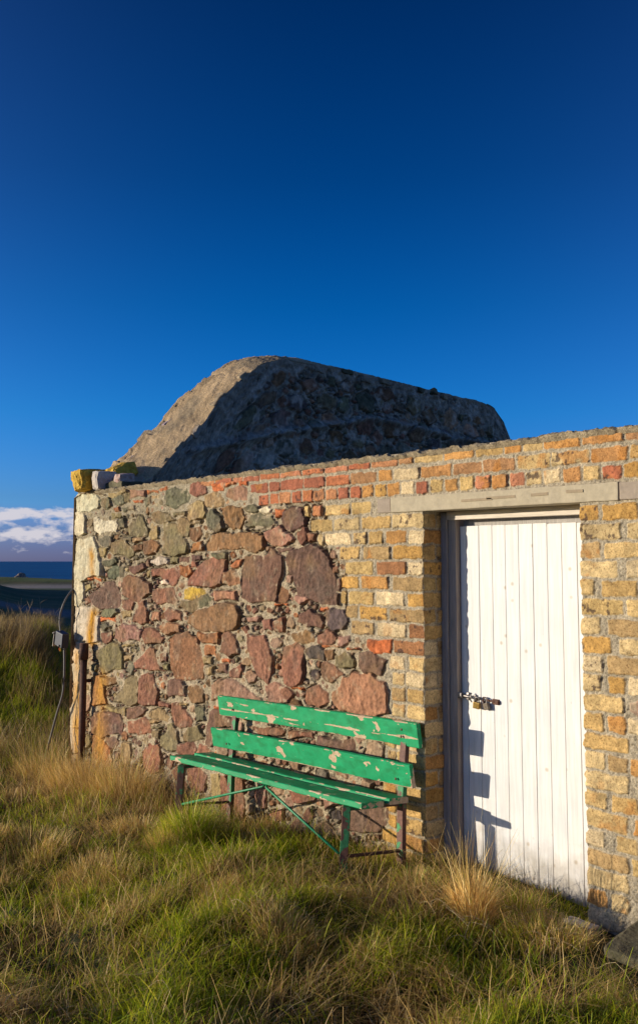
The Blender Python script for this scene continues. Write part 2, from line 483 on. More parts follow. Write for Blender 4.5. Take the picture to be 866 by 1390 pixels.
def xw(px, py): return on(px, py, 1, 0.0)[0]
XE = -1.09        # brick corner left of the door
XP = -.012        # brick corner right of the door
Z_TOP = 2.34; Z_L0 = 1.984; Z_L1 = 2.074
def bcol(kind, rr):
    if kind == 'T': return random.choice([(.46, .23, .07), (.42, .21, .075), (.36, .19, .085)])
    if kind == 'R': return random.choice([(.43, .15, .065), (.38, .125, .06), (.46, .19, .10), (.32, .11, .06), (.44, .20, .09)])
    c = random.choice([(.50, .33, .125), (.55, .41, .20), (.48, .28, .08), (.60, .47, .27), (.50, .35, .14), (.40, .27, .12), (.55, .39, .17)])
    if rr < .06: c = (.47, .25, .08)
    if rr > .985: c = (.30, .14, .06)
    return tuple(np.array(c)*(np.array([1.0, .98, .98])*random.uniform(.80, 1.08)))
BR = []   # (x0,x1,z0,z1,colour,spots)
def brow(z0, z1, joints, kinds=None, gap=.011):
    for i, (a, b) in enumerate(joints):
        k = kinds[i] if kinds else 'Y'
        if z0 > 2.08 and k == 'Y' and random.random() < .35: k = 'T'
        BR.append((a+gap*.5*random.uniform(.6, 1.2), b-gap*.5*random.uniform(.6, 1.2), z0+.007, z1-.007+random.uniform(-.003, .003), bcol(k, random.random()), random.random()))
# courses left of the door, x of the joints in the tiles
rows = [('I', [(-105, -20, 'Y'), (-190, -105, 'Y'), (-15, 115, 'Y')], None)]
def xs(tile, py, L): ox = TILE[tile][0]; return [(xw(ox+a/5.773, py), xw(ox+b/5.773, py)) for a, b in L]
Lr = [  # course 0 = top joint at 1.984-.01
 ('I', 706, [(-190, -20), (-10, 195), (205, 435), (445, 690)]),
 ('I', 729, [(-135, -90), (-80, 125), (135, 245), (258, 380), (395, 560), (570, 690)]),
 ('I', 750, [(30, 195), (215, 435), (445, 690)]),
 ('J', 771, [(75, 300), (315, 560), (570, 690)]),
 ('J', 792, [(50, 185), (200, 425), (445, 690)]),
 ('J', 814, [(42, 95), (105, 305), (318, 550), (565, 690)]),
 ('J', 836, [(88, 180), (192, 415), (430, 690)]),
 ('J', 858, [(122, 315), (330, 562), (575, 690)]),
 ('J', 880, [(455, 690)]),
 ('J', 902, [(425, 550), (575, 690)]),
 ('K', 925, [(440, 545), (550, 690)]),
 ('K', 948, [(440, 552), (565, 690)]),
 ('K', 970, [(445, 552), (562, 690)])]
zt = Z_L0-.008
for i, (t, py, L) in enumerate(Lr):
    z1 = 1.882+.093-.0932*i; J = [(a, b if b > XE-.004 or abs(b-XE) > .03 else XE) for a, b in xs(t, py, L)]
    J = [(a, XE+.006 if abs(b-XE) < .035 else b) for a, b in J]
    brow(z1-.0932, z1, J)
z1 = 1.882+.093-.0932*13
while z1 > -.3:
    w = random.choice([.12, .235, .26, .15]); e = XE+.006
    J = [(e-.118, e), (e-.118-w, e-.118)] if random.random() < .5 else [(e-.235, e), (e-.235-w*.5, e-.235)]
    if w < .14: J = J[:1]+[(J[0][0]-.11, J[0][0])]
    brow(z1-.0932, z1, J); z1 -= .0932
# course beside the lintel
brow(1.982, 2.066, xs('I', 689, [(-245, -200), (-180, -100), (-82, 118), (130, 285)]), ['Y', 'R', 'Y', 'Y'])
# header course above the lintel
x = xw(350, 680); k = 0
while x < .95:
    w = .118*random.uniform(.94, 1.06) if x > -2.4 else .128*random.uniform(.9, 1.08)
    kd = 'R' if (x < xw(482, 665) and random.random() < .85) or random.random() < .10 else 'Y'
    brow(2.082, 2.170, [(x, x+w)], [kd], .014); x += w
# stretcher course
x = xw(340, 665)
while x < .95:
    w = .24*random.uniform(.9, 1.06) if random.random() < .8 else .13
    brow(2.172, 2.256, [(x, x+w)], ['R' if x < xw(470, 650) else 'Y'], .014); x += w
x = xw(272, 655)
while x < .95:
    w = random.choice([.235, .24, .13, .2])
    brow(2.262, 2.316 if x < -1.2 else 2.322, [(x, x+w)], ['R' if x < xw(520, 625) else 'Y'], .012); x += w
# right pier
PR = [([100, 250], [270, 556]), ([105, 430], [460, 700]), ([110, 265], [290, 600]), ([110, 400], [450, 720]), ([110, 215], [265, 560]),
      ([115, 440], [465, 760]), ([120, 270], [310, 620]), ([125, 350], [395, 640]), ([125, 280], [300, 640])]
PR2 = [([80, 170], [190, 285]), ([80, 280],), ([80, 175], [190, 285]), ([85, 295],), ([88, 185], [195, 295]), ([90, 300],), ([90, 190], [205, 342], [355, 480]),
       ([90, 300], [315, 500]), ([92, 185], [235, 342], [352, 500]), ([95, 300],), ([98, 300],), ([100, 195], [205, 300]), ([102, 275],), ([104, 200],)]
def pier(lst, s, py0, i0, dz):
    for i, row in enumerate(lst):
        z1 = 1.976-.0925*(i0+i); py = 762-(z1-1.69)*273
        J = []
        for a, b in row:
            xa = xw(770+a/s, py); xb = xw(770+b/s, py)
            if abs(xa-XP) < .04: xa = XP-.006
            J.append((xa, min(xb, xa+.26)))
        xl = J[-1][1]
        brow(z1-.0925, z1, J)
        while xl < .95 and (i0+i < 9 or random.random() < .4):
            w = random.choice([.12, .235]); brow(z1-.0925, z1, [(xl+.004, xl+w)]); xl += w
pier(PR, 5.79, 0, 0, 0); pier(PR2, 3.5625, 0, 9, 0)
z1 = 1.976-.0925*23
while z1 > -.3:
    brow(z1-.0925, z1, [(XP-.006, XP+.22), (XP+.23, XP+.4)]); z1 -= .0925

# ------------------------------------------------------------------ heightfield wall panels
class Panel:
    def __init__(s, U, Vv):
        s.U, s.V = U, Vv; s.X, s.Z = np.meshgrid(U, Vv)
        w = .010; a = s.X; b = s.Z
        s.Wx = s.X+w*fbm(a*24, b*24, 3, 4); s.Wz = s.Z+w*fbm(a*24, b*24, 9, 4)
        s.sd = np.full(s.X.shape, -9.); s.id = np.full(s.X.shape, -1, np.int32); s.info = []
    def add(s, P, c, kind, proud=.02, bev=.012, win=.0, tilt=.1, spots=0, grow=0):
        m = .012+win
        u0, u1 = np.searchsorted(s.U, [P[:, 0].min()-m, P[:, 0].max()+m]); v0, v1 = np.searchsorted(s.V, [P[:, 1].min()-m, P[:, 1].max()+m])
        if u1-u0 < 1 or v1-v0 < 1: return
        sl = (slice(v0, v1), slice(u0, u1)); x = s.Wx[sl]; z = s.Wz[sl]
        d = np.full(x.shape, 1e9); ins = np.zeros(x.shape, bool)
        n = len(P)
        for i in range(n):
            ax, az = P[i]; bx, bz = P[(i+1) % n]; ex, ez = bx-ax, bz-az; L = ex*ex+ez*ez+1e-12
            t = np.clip(((x-ax)*ex+(z-az)*ez)/L, 0, 1); d = np.minimum(d, (x-ax-t*ex)**2+(z-az-t*ez)**2)
            c1 = (az > z) != (bz > z)
            with np.errstate(divide='ignore', invalid='ignore'): xi = ax+(z-az)*ex/(ez if abs(ez) > 1e-12 else 1e-12)
            ins ^= c1 & (x < xi)
        d = np.sqrt(d); d = np.where(ins, d, -d)+grow
        k = d > s.sd[sl]
        s.sd[sl] = np.where(k, d, s.sd[sl]); idx = len(s.info)
        s.id[sl] = np.where(k, idx, s.id[sl])
        cx, cz = P.mean(0); a = random.uniform(0, 6.28)
        s.info.append((cx, cz, math.cos(a)*tilt*random.random(), math.sin(a)*tilt*random.random(), proud, bev, *c, kind, spots))
    def fill(s, ok, pal, radii, kind=1):
        nu, nv = len(s.U), len(s.V)
        for r, tries in radii:
            iu = rng.integers(0, nu, tries); iv = rng.integers(0, nv, tries)
            for a, b in zip(iu, iv):
                if s.sd[b, a] > -r*.80-.002: continue
                x, z = s.U[a], s.V[b]
                if not ok(x, z): continue
                n = random.randint(4, 6); ph = random.random()*6; sq = random.uniform(.62, .95)
                P = np.array([(x+r*random.uniform(.8, 1.12)*math.cos(ph+6.283*i/n), z+r*sq*random.uniform(.8, 1.12)*math.sin(ph+6.283*i/n)) for i in range(n)])
                s.add(P, pal(x, z), kind, proud=random.uniform(.1, 1)*min(.016, r*.25), bev=min(.01, r*.3), win=.1, tilt=.2)

def var(c, v=.16):
    k = 1+random.uniform(-v, v); return tuple(x*k*(1+random.uniform(-.06, .06)) for x in c)
def rubble_pal(x, z):
    if x < -3.6 and z > 1.55: k = random.choice('ggvvtnnp')
    elif x < -4.2: k = random.choice('rdgtvpnrr')
    elif x > -2.2: k = random.choice('rrpdnOpk')
    else: k = random.choice('rrdpnognr')
    c = tuple(q*.8+m_*.3 for q, m_ in zip(PAL[k], (.40, .33, .24))) if random.random() < .5 else PAL[k]
    return var(c, .25)

du = .005
U = np.concatenate([np.arange(-5.59, -2.6, .0056), np.arange(-2.6, .9, .0045)])
for e in (XE, XP): U[np.argmin(abs(U-e))] = e
Vv = np.arange(-.35, Z_TOP+.001, .005)
for e in (Z_L0,): Vv[np.argmin(abs(Vv-e))] = e
W = Panel(U, Vv)
for P, c in TRACED:
    kind = 3 if c == 'q' else 1
    cen = P.mean(0); dv = P-cen; ln_ = np.linalg.norm(dv, axis=1, keepdims=True); P = cen+dv*(1+.013/ln_)
    P = np.array([q_ for i in range(len(P)) for q_ in (P[i], (P[i]+P[(i+1) % len(P)])/2+np.random.default_rng(i+len(P)).normal(0, .05, 2)*np.linalg.norm(P[i]-P[(i+1) % len(P)]))])
    W.add(P, var(tuple(q*1.15 for q in PAL[c]), .12), kind, proud=random.uniform(.006, .022), bev=random.uniform(.007, .012), win=.1, tilt=.10, grow=.001)
def brect(b, t=0):
    x0, x1, z0, z1 = b[:4]; j = lambda: random.uniform(-.003, .003); r = .006
    return np.array([(x0+r, z0+j()), (x1-r, z0+j()), (x1+j(), z0+r), (x1+j(), z1-r), (x1-r, z1+j()), (x0+r, z1+j()), (x0+j(), z1-r), (x0+j(), z0+r)])
for b in BR:
    W.add(brect(b), b[4], 2, proud=random.uniform(.001, .007), bev=.006, win=.04, tilt=.05, spots=b[5])
def brick_edge(z): return -1.95 if z > 1.78 else (-1.75 if z > 1.2 else (-1.48 if z > .7 else -1.42))
def okf(x, z):
    if z > 2.27: return False
    if x < brick_edge(z) and not (z > 2.08 and x > xw(345, 680)): return True
    return x > .27 and z < 1.1 and random.random() < .5
W.fill(okf, rubble_pal, [(.10, 900), (.075, 2500), (.055, 6000), (.04, 12000), (.028, 20000), (.018, 12000)])

def shade_panel(W, seed=0, mort=(.43, .35, .235), pit=.5, brickzone=None, rough=1.0, mamp=1.0):
    X, Z = W.X, W.Z
    info = np.array([[*i] for i in W.info]); I = info[W.id]
    dx, dz = X-I[..., 0], Z-I[..., 1]
    kind = I[..., 9].astype(int)
    sd = W.sd
    inside = sd > 0
    bev = I[..., 5]
    prof = 1-(1-np.clip(sd/bev, 0, 1))**2
    fac = np.abs(fbm(X*11+I[..., 0]*31, Z*11, 21+seed, 3))
    fine = fbm(X*60, Z*60, 31+seed, 3)
    st = I[..., 4]+dx*I[..., 2]+dz*I[..., 3]
    hs = np.where(kind == 2, st+.0015*fine+.002*fbm(X*25, Z*25, 5, 2), st-.018*fac+.003*fine)
    # layered sandstone steps
    lam = vn(X*38+3*fbm(X*4, Z*4, 8, 2), Z*3+I[..., 0]*50, 12)
    hs = np.where(kind == 1, hs+.006*(lam-.5)*(vn(I[..., 0]*900, I[..., 1]*900, 4) > .55), hs)
    out = -sd
    bz = brickzone(X, Z) if brickzone else np.zeros(X.shape)
    m = -.003+.002*bz+.010*fbm(X*22, Z*22, 41+seed, 4)*mamp*(1-.7*bz)+.004*fbm(X*90, Z*90, 47, 2)*mamp
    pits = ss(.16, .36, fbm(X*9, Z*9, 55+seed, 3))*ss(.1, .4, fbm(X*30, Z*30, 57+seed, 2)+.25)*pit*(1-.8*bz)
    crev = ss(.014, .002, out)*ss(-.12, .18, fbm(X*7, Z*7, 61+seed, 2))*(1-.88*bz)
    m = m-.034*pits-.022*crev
    h = np.where(inside, m+(hs-m)*prof, m)
    c = I[..., 6:9]
    v1 = fbm(X*16, Z*16, 71+seed, 4)[..., None]; v2 = fbm(X*50, Z*50, 77, 3)[..., None]
    cs = c*(1+.34*v1+.25*v2)
    # hue drift: rusty and pale parts on each stone
    n3 = ss(.05, .5, fbm(X*6+9, Z*6, 81+seed, 3))[..., None]; n4 = ss(.1, .5, fbm(X*8+3, Z*8, 85+seed, 3))[..., None]
    isr = (kind == 1)[..., None]; isb = (kind == 2)[..., None]; isq = (kind == 3)[..., None]
    cs = np.where(isr, cs*(1-.5*n3)+np.array([.25, .15, .075])*.5*n3, cs)
    cs = np.where(isr, cs*(1-.3*n4)+np.array([.13, .11, .085])*.3*n4, cs)
    # mortar smears over stones
    sm = ss(.34, .48, fbm(X*19, Z*19, 91+seed, 4))[..., None]*.55*(1-.7*(sd > .03))[..., None]
    cs = np.where(isr, cs*(1-sm)+np.array(mort)*1.05*sm, cs)
    sp = I[..., 10]
    orange = ss(.15, .45, fbm(X*13, Z*13, 95, 3))*np.clip((sp-.45)*1.4, 0, .75)
    cs = np.where(isb, cs*(1-orange[..., None])+np.array([.42, .18, .04])*orange[..., None], cs)
    bl = ss(.30, .40, fbm(X*38, Z*38, 97, 3))*(vn(I[..., 0]*700, I[..., 1]*700, 6) > .72)*.8
    cs = np.where(isb, cs*(1-bl[..., None])+np.array([.06, .035, .03])*bl[..., None], cs)
    tanq = ss(.1, .5, fbm(X*10, Z*7, 99, 3))[..., None]*.25
    cs = np.where(isq, cs*(1-tanq)+np.array([.36, .22, .08])*tanq, cs)
    mc = (np.array(mort)*(1-bz[..., None])+np.array([.42, .355, .25])*bz[..., None])*(1+.3*fbm(X*30, Z*30, 101, 4)[..., None]+.25*fbm(X*110, Z*110, 103, 2)[..., None])
    mc = mc*(1-.6*np.clip(pits+crev*.8, 0, 1)[..., None])      # shade of the hollows darkened into the mortar colour
    k = (ss(-.001, .003, sd))[..., None]
    C = mc*(1-k)+cs*k
    cls = np.where(inside, kind, 0)
    return h, np.clip(C, .01, .9), cls
def bzone(X, Z):
    e = np.where(Z > 1.78, -1.95, np.where(Z > 1.2, -1.75, np.where(Z > .7, -1.48, -1.42)))
    return np.where((X > e) | (Z > 2.09), 1., 0.)
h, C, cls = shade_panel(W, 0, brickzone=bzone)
# olive tint of the mortar at the top left, rust running down the quoins behind the pipe
X, Z = W.X, W.Z
tl = (ss(-3.2, -4.2, X)*ss(1.2, 1.9, Z))[..., None]*(cls == 0)[..., None]*.4
C = C*(1-tl)+np.array([.24, .20, .12])*tl
xs_ = X+.03*fbm(Z*3, Z*3+5, 5, 3)
rust = np.exp(-((xs_+5.19)/.085)**2)*ss(1.30, 1.22, Z)*ss(.90, .96, Z)*1.1
rust = np.maximum(rust, np.exp(-((xs_+5.43)/.11)**2)*ss(.92, .8, Z)*.95)
rust = np.maximum(rust, np.exp(-((xs_+5.0)/.10)**2)*ss(.80, .65, Z)*.7)
rust = np.maximum(rust, np.exp(-((xs_+5.21+.25*(Z-1.7))/.05)**2)*ss(1.50, 1.6, Z)*ss(1.85, 1.76, Z)*.9)
rust = (rust*np.clip(.85+.9*fbm(X*12, Z*6, 111, 4), 0, 1))[..., None]
C = C*(1-rust)+np.array([.50, .25, .03])*rust
dk = (np.exp(-((xs_+5.175)/.016)**2)*ss(1.30, 1.25, Z)*ss(.9, 1.0, Z)*.75)[..., None]
C = C*(1-dk)+np.array([.10, .05, .02])*dk
# top edge of the wall wears away
h = h-.02*ss(2.31, 2.34, Z)*np.clip(fbm(X*9, Z*9, 3, 3)+.4, 0, 1)

opening = lambda x, z: (x > XE) & (x < XP) & (z < Z_L0)
# reveals (left of the door seen, right one hidden but there)
def reveal(xe, sgn):
    D = np.arange(0, .30, .005); Pn = Panel(D, Vv)
    k = 0; z1 = 1.975
    while z1 > -.3:
        off = .118 if k % 2 == 0 else .006+.1*0
        J = [(-.006, .105), (.116, .30)] if k % 2 == 0 else [(-.006, .165), (.176, .30)]
        for a, b in J:
            Pn.add(brect((a, b, z1-.0932+.007, z1-.007)), bcol('Y', random.random()), 2, proud=random.uniform(.001, .007), bev=.006, win=.04, tilt=.05, spots=random.random())
        z1 -= .0932; k += 1
    hh, CC, cc = shade_panel(Pn, 7, brickzone=lambda a, b: np.ones(a.shape))
    return Pn, hh, CC, cc
RL = reveal(XE, 1); RRv = reveal(XP, -1)
hrl = RL[1][:, 0]; hrr = RRv[1][:, 0]
Xd = X.copy()
below = (Vv < Z_L0)[:, None]
Xd = Xd+np.where(below, hrl[:, None]*ss(XE-.05, XE, X)*(X <= XE+1e-6), 0)
Xd = Xd-np.where(below, hrr[:, None]*ss(XP+.05, XP, X)*(X >= XP-1e-6), 0)
# rounded outer corner: pull the left edge in raggedly
jag = .02*fbm(Z*7, Z*0+3, 13, 3)+.012*fbm(Z*30, Z*0+3, 14, 2)
Xd = Xd+ss(-5.52, -5.59, X)*(jag+.01*(cls == 0))
hy = h-.03*ss(-5.565, -5.59, X)

def grid_parts(Pv, Cc, cl, mask, names, parent, flip=False):
    nv, nu = cl.shape; V = Pv.reshape(-1, 3)
    du_ = np.gradient(Pv, axis=1); dv_ = np.gradient(Pv, axis=0)
    nr = np.cross(du_, dv_)
    if flip: nr = -nr
    nr /= np.linalg.norm(nr, axis=2, keepdims=True)+1e-12; nr = nr.reshape(-1, 3)
    idx = np.arange(nv*nu).reshape(nv, nu)
    Q = np.stack([idx[:-1, :-1], idx[:-1, 1:], idx[1:, 1:], idx[1:, :-1]], -1)
    if flip: Q = Q[..., ::-1]
    mx = np.maximum.reduce([cl[:-1, :-1], cl[:-1, 1:], cl[1:, 1:], cl[1:, :-1]])
    cx = (Pv[:-1, :-1]+Pv[1:, 1:])/2
    for k, (nm, m) in names.items():
        sel = (mx == k) & mask
        q = Q[sel]
        if not len(q): continue
        u, inv = np.unique(q, return_inverse=True)
        me = np_mesh(nm, V[u], inv.reshape(-1, 4), Cc.reshape(-1, 3)[u], nr[u])
        link(nm, me, m, parent)

hut = tag(empty('stone_outbuilding', (0, 0, 0)), 'roofless rubble and yellow brick outbuilding with white plank door and ragged stone gable', 'outbuilding')
names = {0: ('mortar', M_mortar), 1: ('rubble_stonework', M_stone), 2: ('brickwork', M_brick), 3: ('corner_stones', M_quoin)}
Pf = np.stack([Xd, -hy, Z], -1)
cxm = (X[:-1, :-1]+X[1:, 1:])/2; czm = (Z[:-1, :-1]+Z[1:, 1:])/2
msk = ~opening(cxm, czm) & ~((cxm > -1.462) & (cxm < .72) & (czm > Z_L0+.006) & (czm < Z_L1-.006))
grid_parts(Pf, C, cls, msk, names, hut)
for (Pn, hh, CC, cc), xe, sg in ((RL, XE, 1), (RRv, XP, -1)):
    ie = int(np.argmin(abs(U-xe)))
    y0 = -hy[:, ie]
    t = Pn.X/Pn.X.max()
    Y = y0[:, None]+(Pn.X.max()-y0[:, None])*t
    Pv = np.stack([xe+sg*hh, Y, Pn.Z], -1)
    m2 = (Pn.Z[:-1, :-1] < Z_L0-.001)
    nm2 = {0: ('mortar', M_mortar), 2: ('brickwork', M_brick)}
    grid_parts(Pv, CC, cc, m2, nm2, hut, flip=(sg < 0))

# wall body behind the face, the loose mortar cap on top
bm = bmesh.new()
TH = .30
box(bm, ((-5.56+XE-.02)/2, .04+TH/2, (Z_TOP-.35-.02)/2), (XE-.02+5.56, TH, Z_TOP+.35-.02))
box(bm, ((XP+.02+.9)/2, .04+TH/2, (Z_TOP-.35-.02)/2), (.9-XP-.02, TH, Z_TOP+.35-.02))
box(bm, ((XE+XP)/2, .04+TH/2, (Z_L0+.04+Z_TOP-.02)/2), (XP-XE+.04, TH, Z_TOP-.02-Z_L0-.04))
bm_obj('wall_core', bm, M_slab, hut)
bm = bmesh.new(); xx = -5.55
NU = 520; NW = 12
Uc = np.linspace(-5.5, .9, NU*3); Wc = np.linspace(-.022, .34, NW*3)
UX, WY = np.meshgrid(Uc, Wc)
zt_ = Z_TOP-.006+.016*np.clip(fbm(UX*13, WY*13, 201, 4)+.55, 0, 2)+.010*fbm(UX*45, WY*45, 203, 2)-.03*ss(.25, .34, WY)
edge = ss(.02, -.022, WY)
zt_ = zt_-edge*(.010+.012*fbm(UX*16, UX*0, 205, 3))
Yc = WY+edge*.008*fbm(UX*22, UX*0+4, 206, 3)
cc_ = np.array([.33, .265, .17])*(1+.35*fbm(UX*16, WY*16, 207, 4)[..., None])
Pc = np.stack([UX, Yc, zt_], -1)
# skirt down the front
sk = Pc[:1].copy(); sk[..., 2] = Z_TOP-.035; sk[..., 1] += .02
Pc = np.concatenate([sk, Pc], 0); cc_ = np.concatenate([cc_[:1], cc_], 0)
grid_parts(Pc, cc_, np.zeros(Pc.shape[:2], int), np.ones((Pc.shape[0]-1, Pc.shape[1]-1), bool), {0: ('mortar_cap', M_mortar)}, hut)

# concrete lintel with end patches
def rough_box(name, x0, x1, y0, y1, z0, z1, m, parent, amp=.002, n=(120, 6, 8), seed=0, bev=.006):
    bm = bmesh.new()
    box(bm, ((x0+x1)/2, (y0+y1)/2, (z0+z1)/2), (x1-x0, y1-y0, z1-z0), bev=bev, seg=2)
    bmesh.ops.bisect_plane
    for i in range(1, n[0]):
        xq = x0+(x1-x0)*i/n[0]
        bmesh.ops.bisect_plane(bm, geom=bm.verts[:]+bm.edges[:]+bm.faces[:], plane_co=(xq, 0, 0), plane_no=(1, 0, 0))
    for i in range(1, n[2]):
        zq = z0+(z1-z0)*i/n[2]
        bmesh.ops.bisect_plane(bm, geom=bm.verts[:]+bm.edges[:]+bm.faces[:], plane_co=(0, 0, zq), plane_no=(0, 0, 1))
    for v in bm.verts:
        p = v.co*1.0
        v.co += Vector((mn.noise(p*14), mn.noise(p*14+Vector((7, 1, seed))), mn.noise(p*9+Vector((3, 9, seed)))))*amp
    return bm_obj(name, bm, m, parent)
lint = rough_box('lintel', -1.345, .215, -.013, .26, Z_L0, Z_L1, M_concrete, hut, .003)
rough_box('lintel_patch', .219, .72, -.009, .2, Z_L0+.002, Z_L1-.002, M_patch, hut, .003, (20, 3, 3), 3)
rough_box('lintel_patch', -1.465, -1.349, -.009, .2, Z_L0+.002, Z_L1-.004, M_patch, hut, .003, (8, 3, 3), 5)
M_mark = simple('brown_patch', (.30, .235, .15), .92, 0, .12, 40, .5, .004)
for xa, xb, zz in ((-.78, -.56, 2.043), (-.60, -.40, 2.049), (-.30, -.19, 2.052), (-.08, .02, 2.056)):
    bm = bmesh.new(); box(bm, ((xa+xb)/2, -.0120, zz-.014), (xb-xa, .008, .016), bev=.002)
    for v in bm.verts: v.co.z += .004*mn.noise(v.co*20)
    o = bm_obj('repair_mark', bm, M_mark, lint)
    o.location = (0, 0, 0)

# door frame and door
fr = None
def part(name, boxes, m, parent, bev=.003):
    bm = bmesh.new()
    for c, s in boxes: box(bm, c, s, bev=bev)
    return bm_obj(name, bm, m, parent)
frame = part('door_frame', [((-1.066, .20, .955), (.046, .10, 2.05)), ((-.025, .20, .955), (.05, .10, 2.05))], M_frame, hut)
part('door_stop', [((-1.013, .205, .94), (.056, .078, 2.0)), ((-.075, .225, .94), (.045, .04, 2.0))], simple('bare_stop', (.40, .33, .27), .85, 0, .2, 12, .4, .003, scale=(8, 8, .6)), frame).location = (0, 0, 0)
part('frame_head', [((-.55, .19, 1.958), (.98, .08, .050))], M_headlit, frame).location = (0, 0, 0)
part('head_batten', [((-.55, .255, 1.91), (.98, .03, .05))], M_frame, frame).location = (0, 0, 0)
door = empty('door'); door.parent = hut
bx_ = [-.983, -.935, -.839, -.742, -.648, -.554, -.458, -.363, -.269, -.174, -.080, -.052]
for i in range(len(bx_)-1):
    bm = bmesh.new(); a, b = bx_[i]+.0012, bx_[i+1]-.0012
    box(bm, ((a+b)/2, .213+random.uniform(-.001, .001), .90), (b-a, .022, 1.99+random.uniform(-.006, .006)), bev=.0035, seg=2)
    bm_obj('door_board', bm, M_door, door)
for zq in (.3, 1.0, 1.65): part('door_ledge', [((-.5, .238, zq), (.9, .022, .1))], M_frame, door)
# sliding bolt and staple
zb = .905
bm = bmesh.new()
tube(bm, [(-1.03, .185, zb+.012), (-.84, .19, zb+.004)], .009, 12)
box(bm, (-.985, .178, zb+.010), (.055, .02, .034), bev=.004); box(bm, (-.93, .197, zb+.008), (.02, .014, .045), bev=.003)
box(bm, (-.875, .196, zb+.004), (.016, .018, .036), bev=.003)
tube(bm, [(-.893, .184, zb+.03), (-.893, .172, zb+.02), (-.893, .170, zb-.005), (-.893, .184, zb-.02)], .004, 8)
bm_obj('sliding_bolt', bm, M_steel, door, True)
bm = bmesh.new()
box(bm, (-.73, .1995, zb-.004), (.05, .004, .032), bev=.002); tube(bm, [(-.80, .195, zb), (-.70, .195, zb-.004)], .006, 8)
box(bm, (-.715, .192, zb-.004), (.022, .012, .022), bev=.003)
tube(bm, [(-.80, .196, zb+.012), (-.80, .176, zb+.016), (-.80, .172, zb), (-.80, .178, zb-.012), (-.80, .196, zb-.01)], .005, 8)
bm_obj('staple', bm, M_rust, door, True)
def padlock(loc, rz, ry, m, label):
    t = empty('padlock', loc); t.rotation_euler = (R(6), R(ry), R(rz))
    tag(t, label, 'padlock')
    bm = bmesh.new(); box(bm, (0, 0, -.048), (.042, .018, .038), bev=.004, seg=3)
    o = bm_obj('lock_body', bm, m, None); o.parent = t
    bm = bmesh.new(); tube(bm, [(-.013*math.cos(a)*1.0, 0, -.014+.013*math.sin(a)) if 0 <= a <= math.pi else (0, 0, 0) for a in [math.pi*i/10 for i in range(11)]], .0035, 8)
    tube(bm, [(-.013, 0, -.032), (-.013, 0, -.013)], .0035, 8); tube(bm, [(.013, 0, -.032), (.013, 0, -.013)], .0035, 8)
    o = bm_obj('shackle', bm, M_steel, None, True); o.parent = t
    bm = bmesh.new(); tube(bm, [(0, 0, -.0675), (0, 0, -.0655)], .005, 8); o = bm_obj('keyway', bm, M_black, None); o.parent = t
padlock((-.842, .172, zb+.014), 12, 8, M_brass, 'shiny brass padlock hanging from the bolt of the white door, the left one')
padlock((-.795, .180, zb+.014), -14, -12, simple('tarnished_brass', (.2, .17, .14), .45, .8, .3, 50), 'dull tarnished padlock hanging right of the shiny brass padlock')

# drain pipe
bm = bmesh.new(); px0, py0 = -5.205, -.075
tube(bm, [(px0-.01, py0, -.3), (px0-.006, py0, .3), (px0, py0, .85)], .031, 20)
tube(bm, [(px0, py0, .80), (px0+.001, py0, .81), (px0+.001, py0, .955)], [.036, .040, .040], 20)
box(bm, (px0, py0+.045, .62), (.03, .07, .03), bev=.003)
pipe = bm_obj('drain_pipe', bm, M_rust, hut, True)

# ------------------------------------------------------------------ gable wall
XO, XI = -5.588, -4.988
po = np.array([(-.02, 2.30), (.12, 2.40), (.315, 2.60), (.587, 2.809), (.914, 3.113), (1.112, 3.347), (1.443, 3.619), (1.699, 3.798), (1.834, 3.865), (2.1, 3.93), (2.441, 3.975), (3, 3.93), (4.46, 3.80), (5.1, 3.74), (5.4, 3.68), (5.6, 3.5), (5.76, 3.3), (5.86, 2.9), (5.9, .0)])
pi_ = np.array([(-.02, 2.28), (.30, 2.36), (.527, 2.528), (.859, 2.876), (1.052, 3.059), (1.209, 3.28), (1.412, 3.474), (1.621, 3.639), (1.8, 3.735), (2.022, 3.806), (3.014, 3.801), (4.463, 3.727), (5.073, 3.704), (5.43, 3.648), (5.617, 3.485), (5.746, 3.286), (5.84, 2.9), (5.88, .0)])
YS = np.arange(.30, 5.88, .012)
def prof(P, y): return np.interp(y, P[:, 0], P[:, 1])
Tg = np.linspace(0, 1, 300)
G = Panel(YS, np.linspace(0.0, 4.0, 334))
def gpal(x, z): return var(PAL[random.choice('rdnvgkrrOv')], .3)
G.fill(lambda x, z: z < prof(pi_, x)+.05, gpal, [(.16, 400), (.12, 900), (.09, 2000), (.06, 5000), (.04, 8000), (.028, 9000)])
gh, gC, gcls = shade_panel(G, 40, mort=(.26, .21, .16), pit=.4, mamp=1.6)
gh = gh*1.4
wp = ss(.12, .4, fbm(G.X*2.6, G.Z*2.6, 301, 4))[..., None]*ss(3.5, 2.9, G.Z)[..., None]*.6
wp2 = ss(.1, .4, fbm(G.X*9, G.Z*9, 305, 4))[..., None]*.5
wp = np.maximum(wp, wp2)
gC = np.clip(gC*1.2*(1-wp)+np.array([.60, .50, .41])*wp, 0, .8)
# conform grid to the profile: squeeze the top rows
ZZ = G.Z/4.0*prof(pi_, G.X)
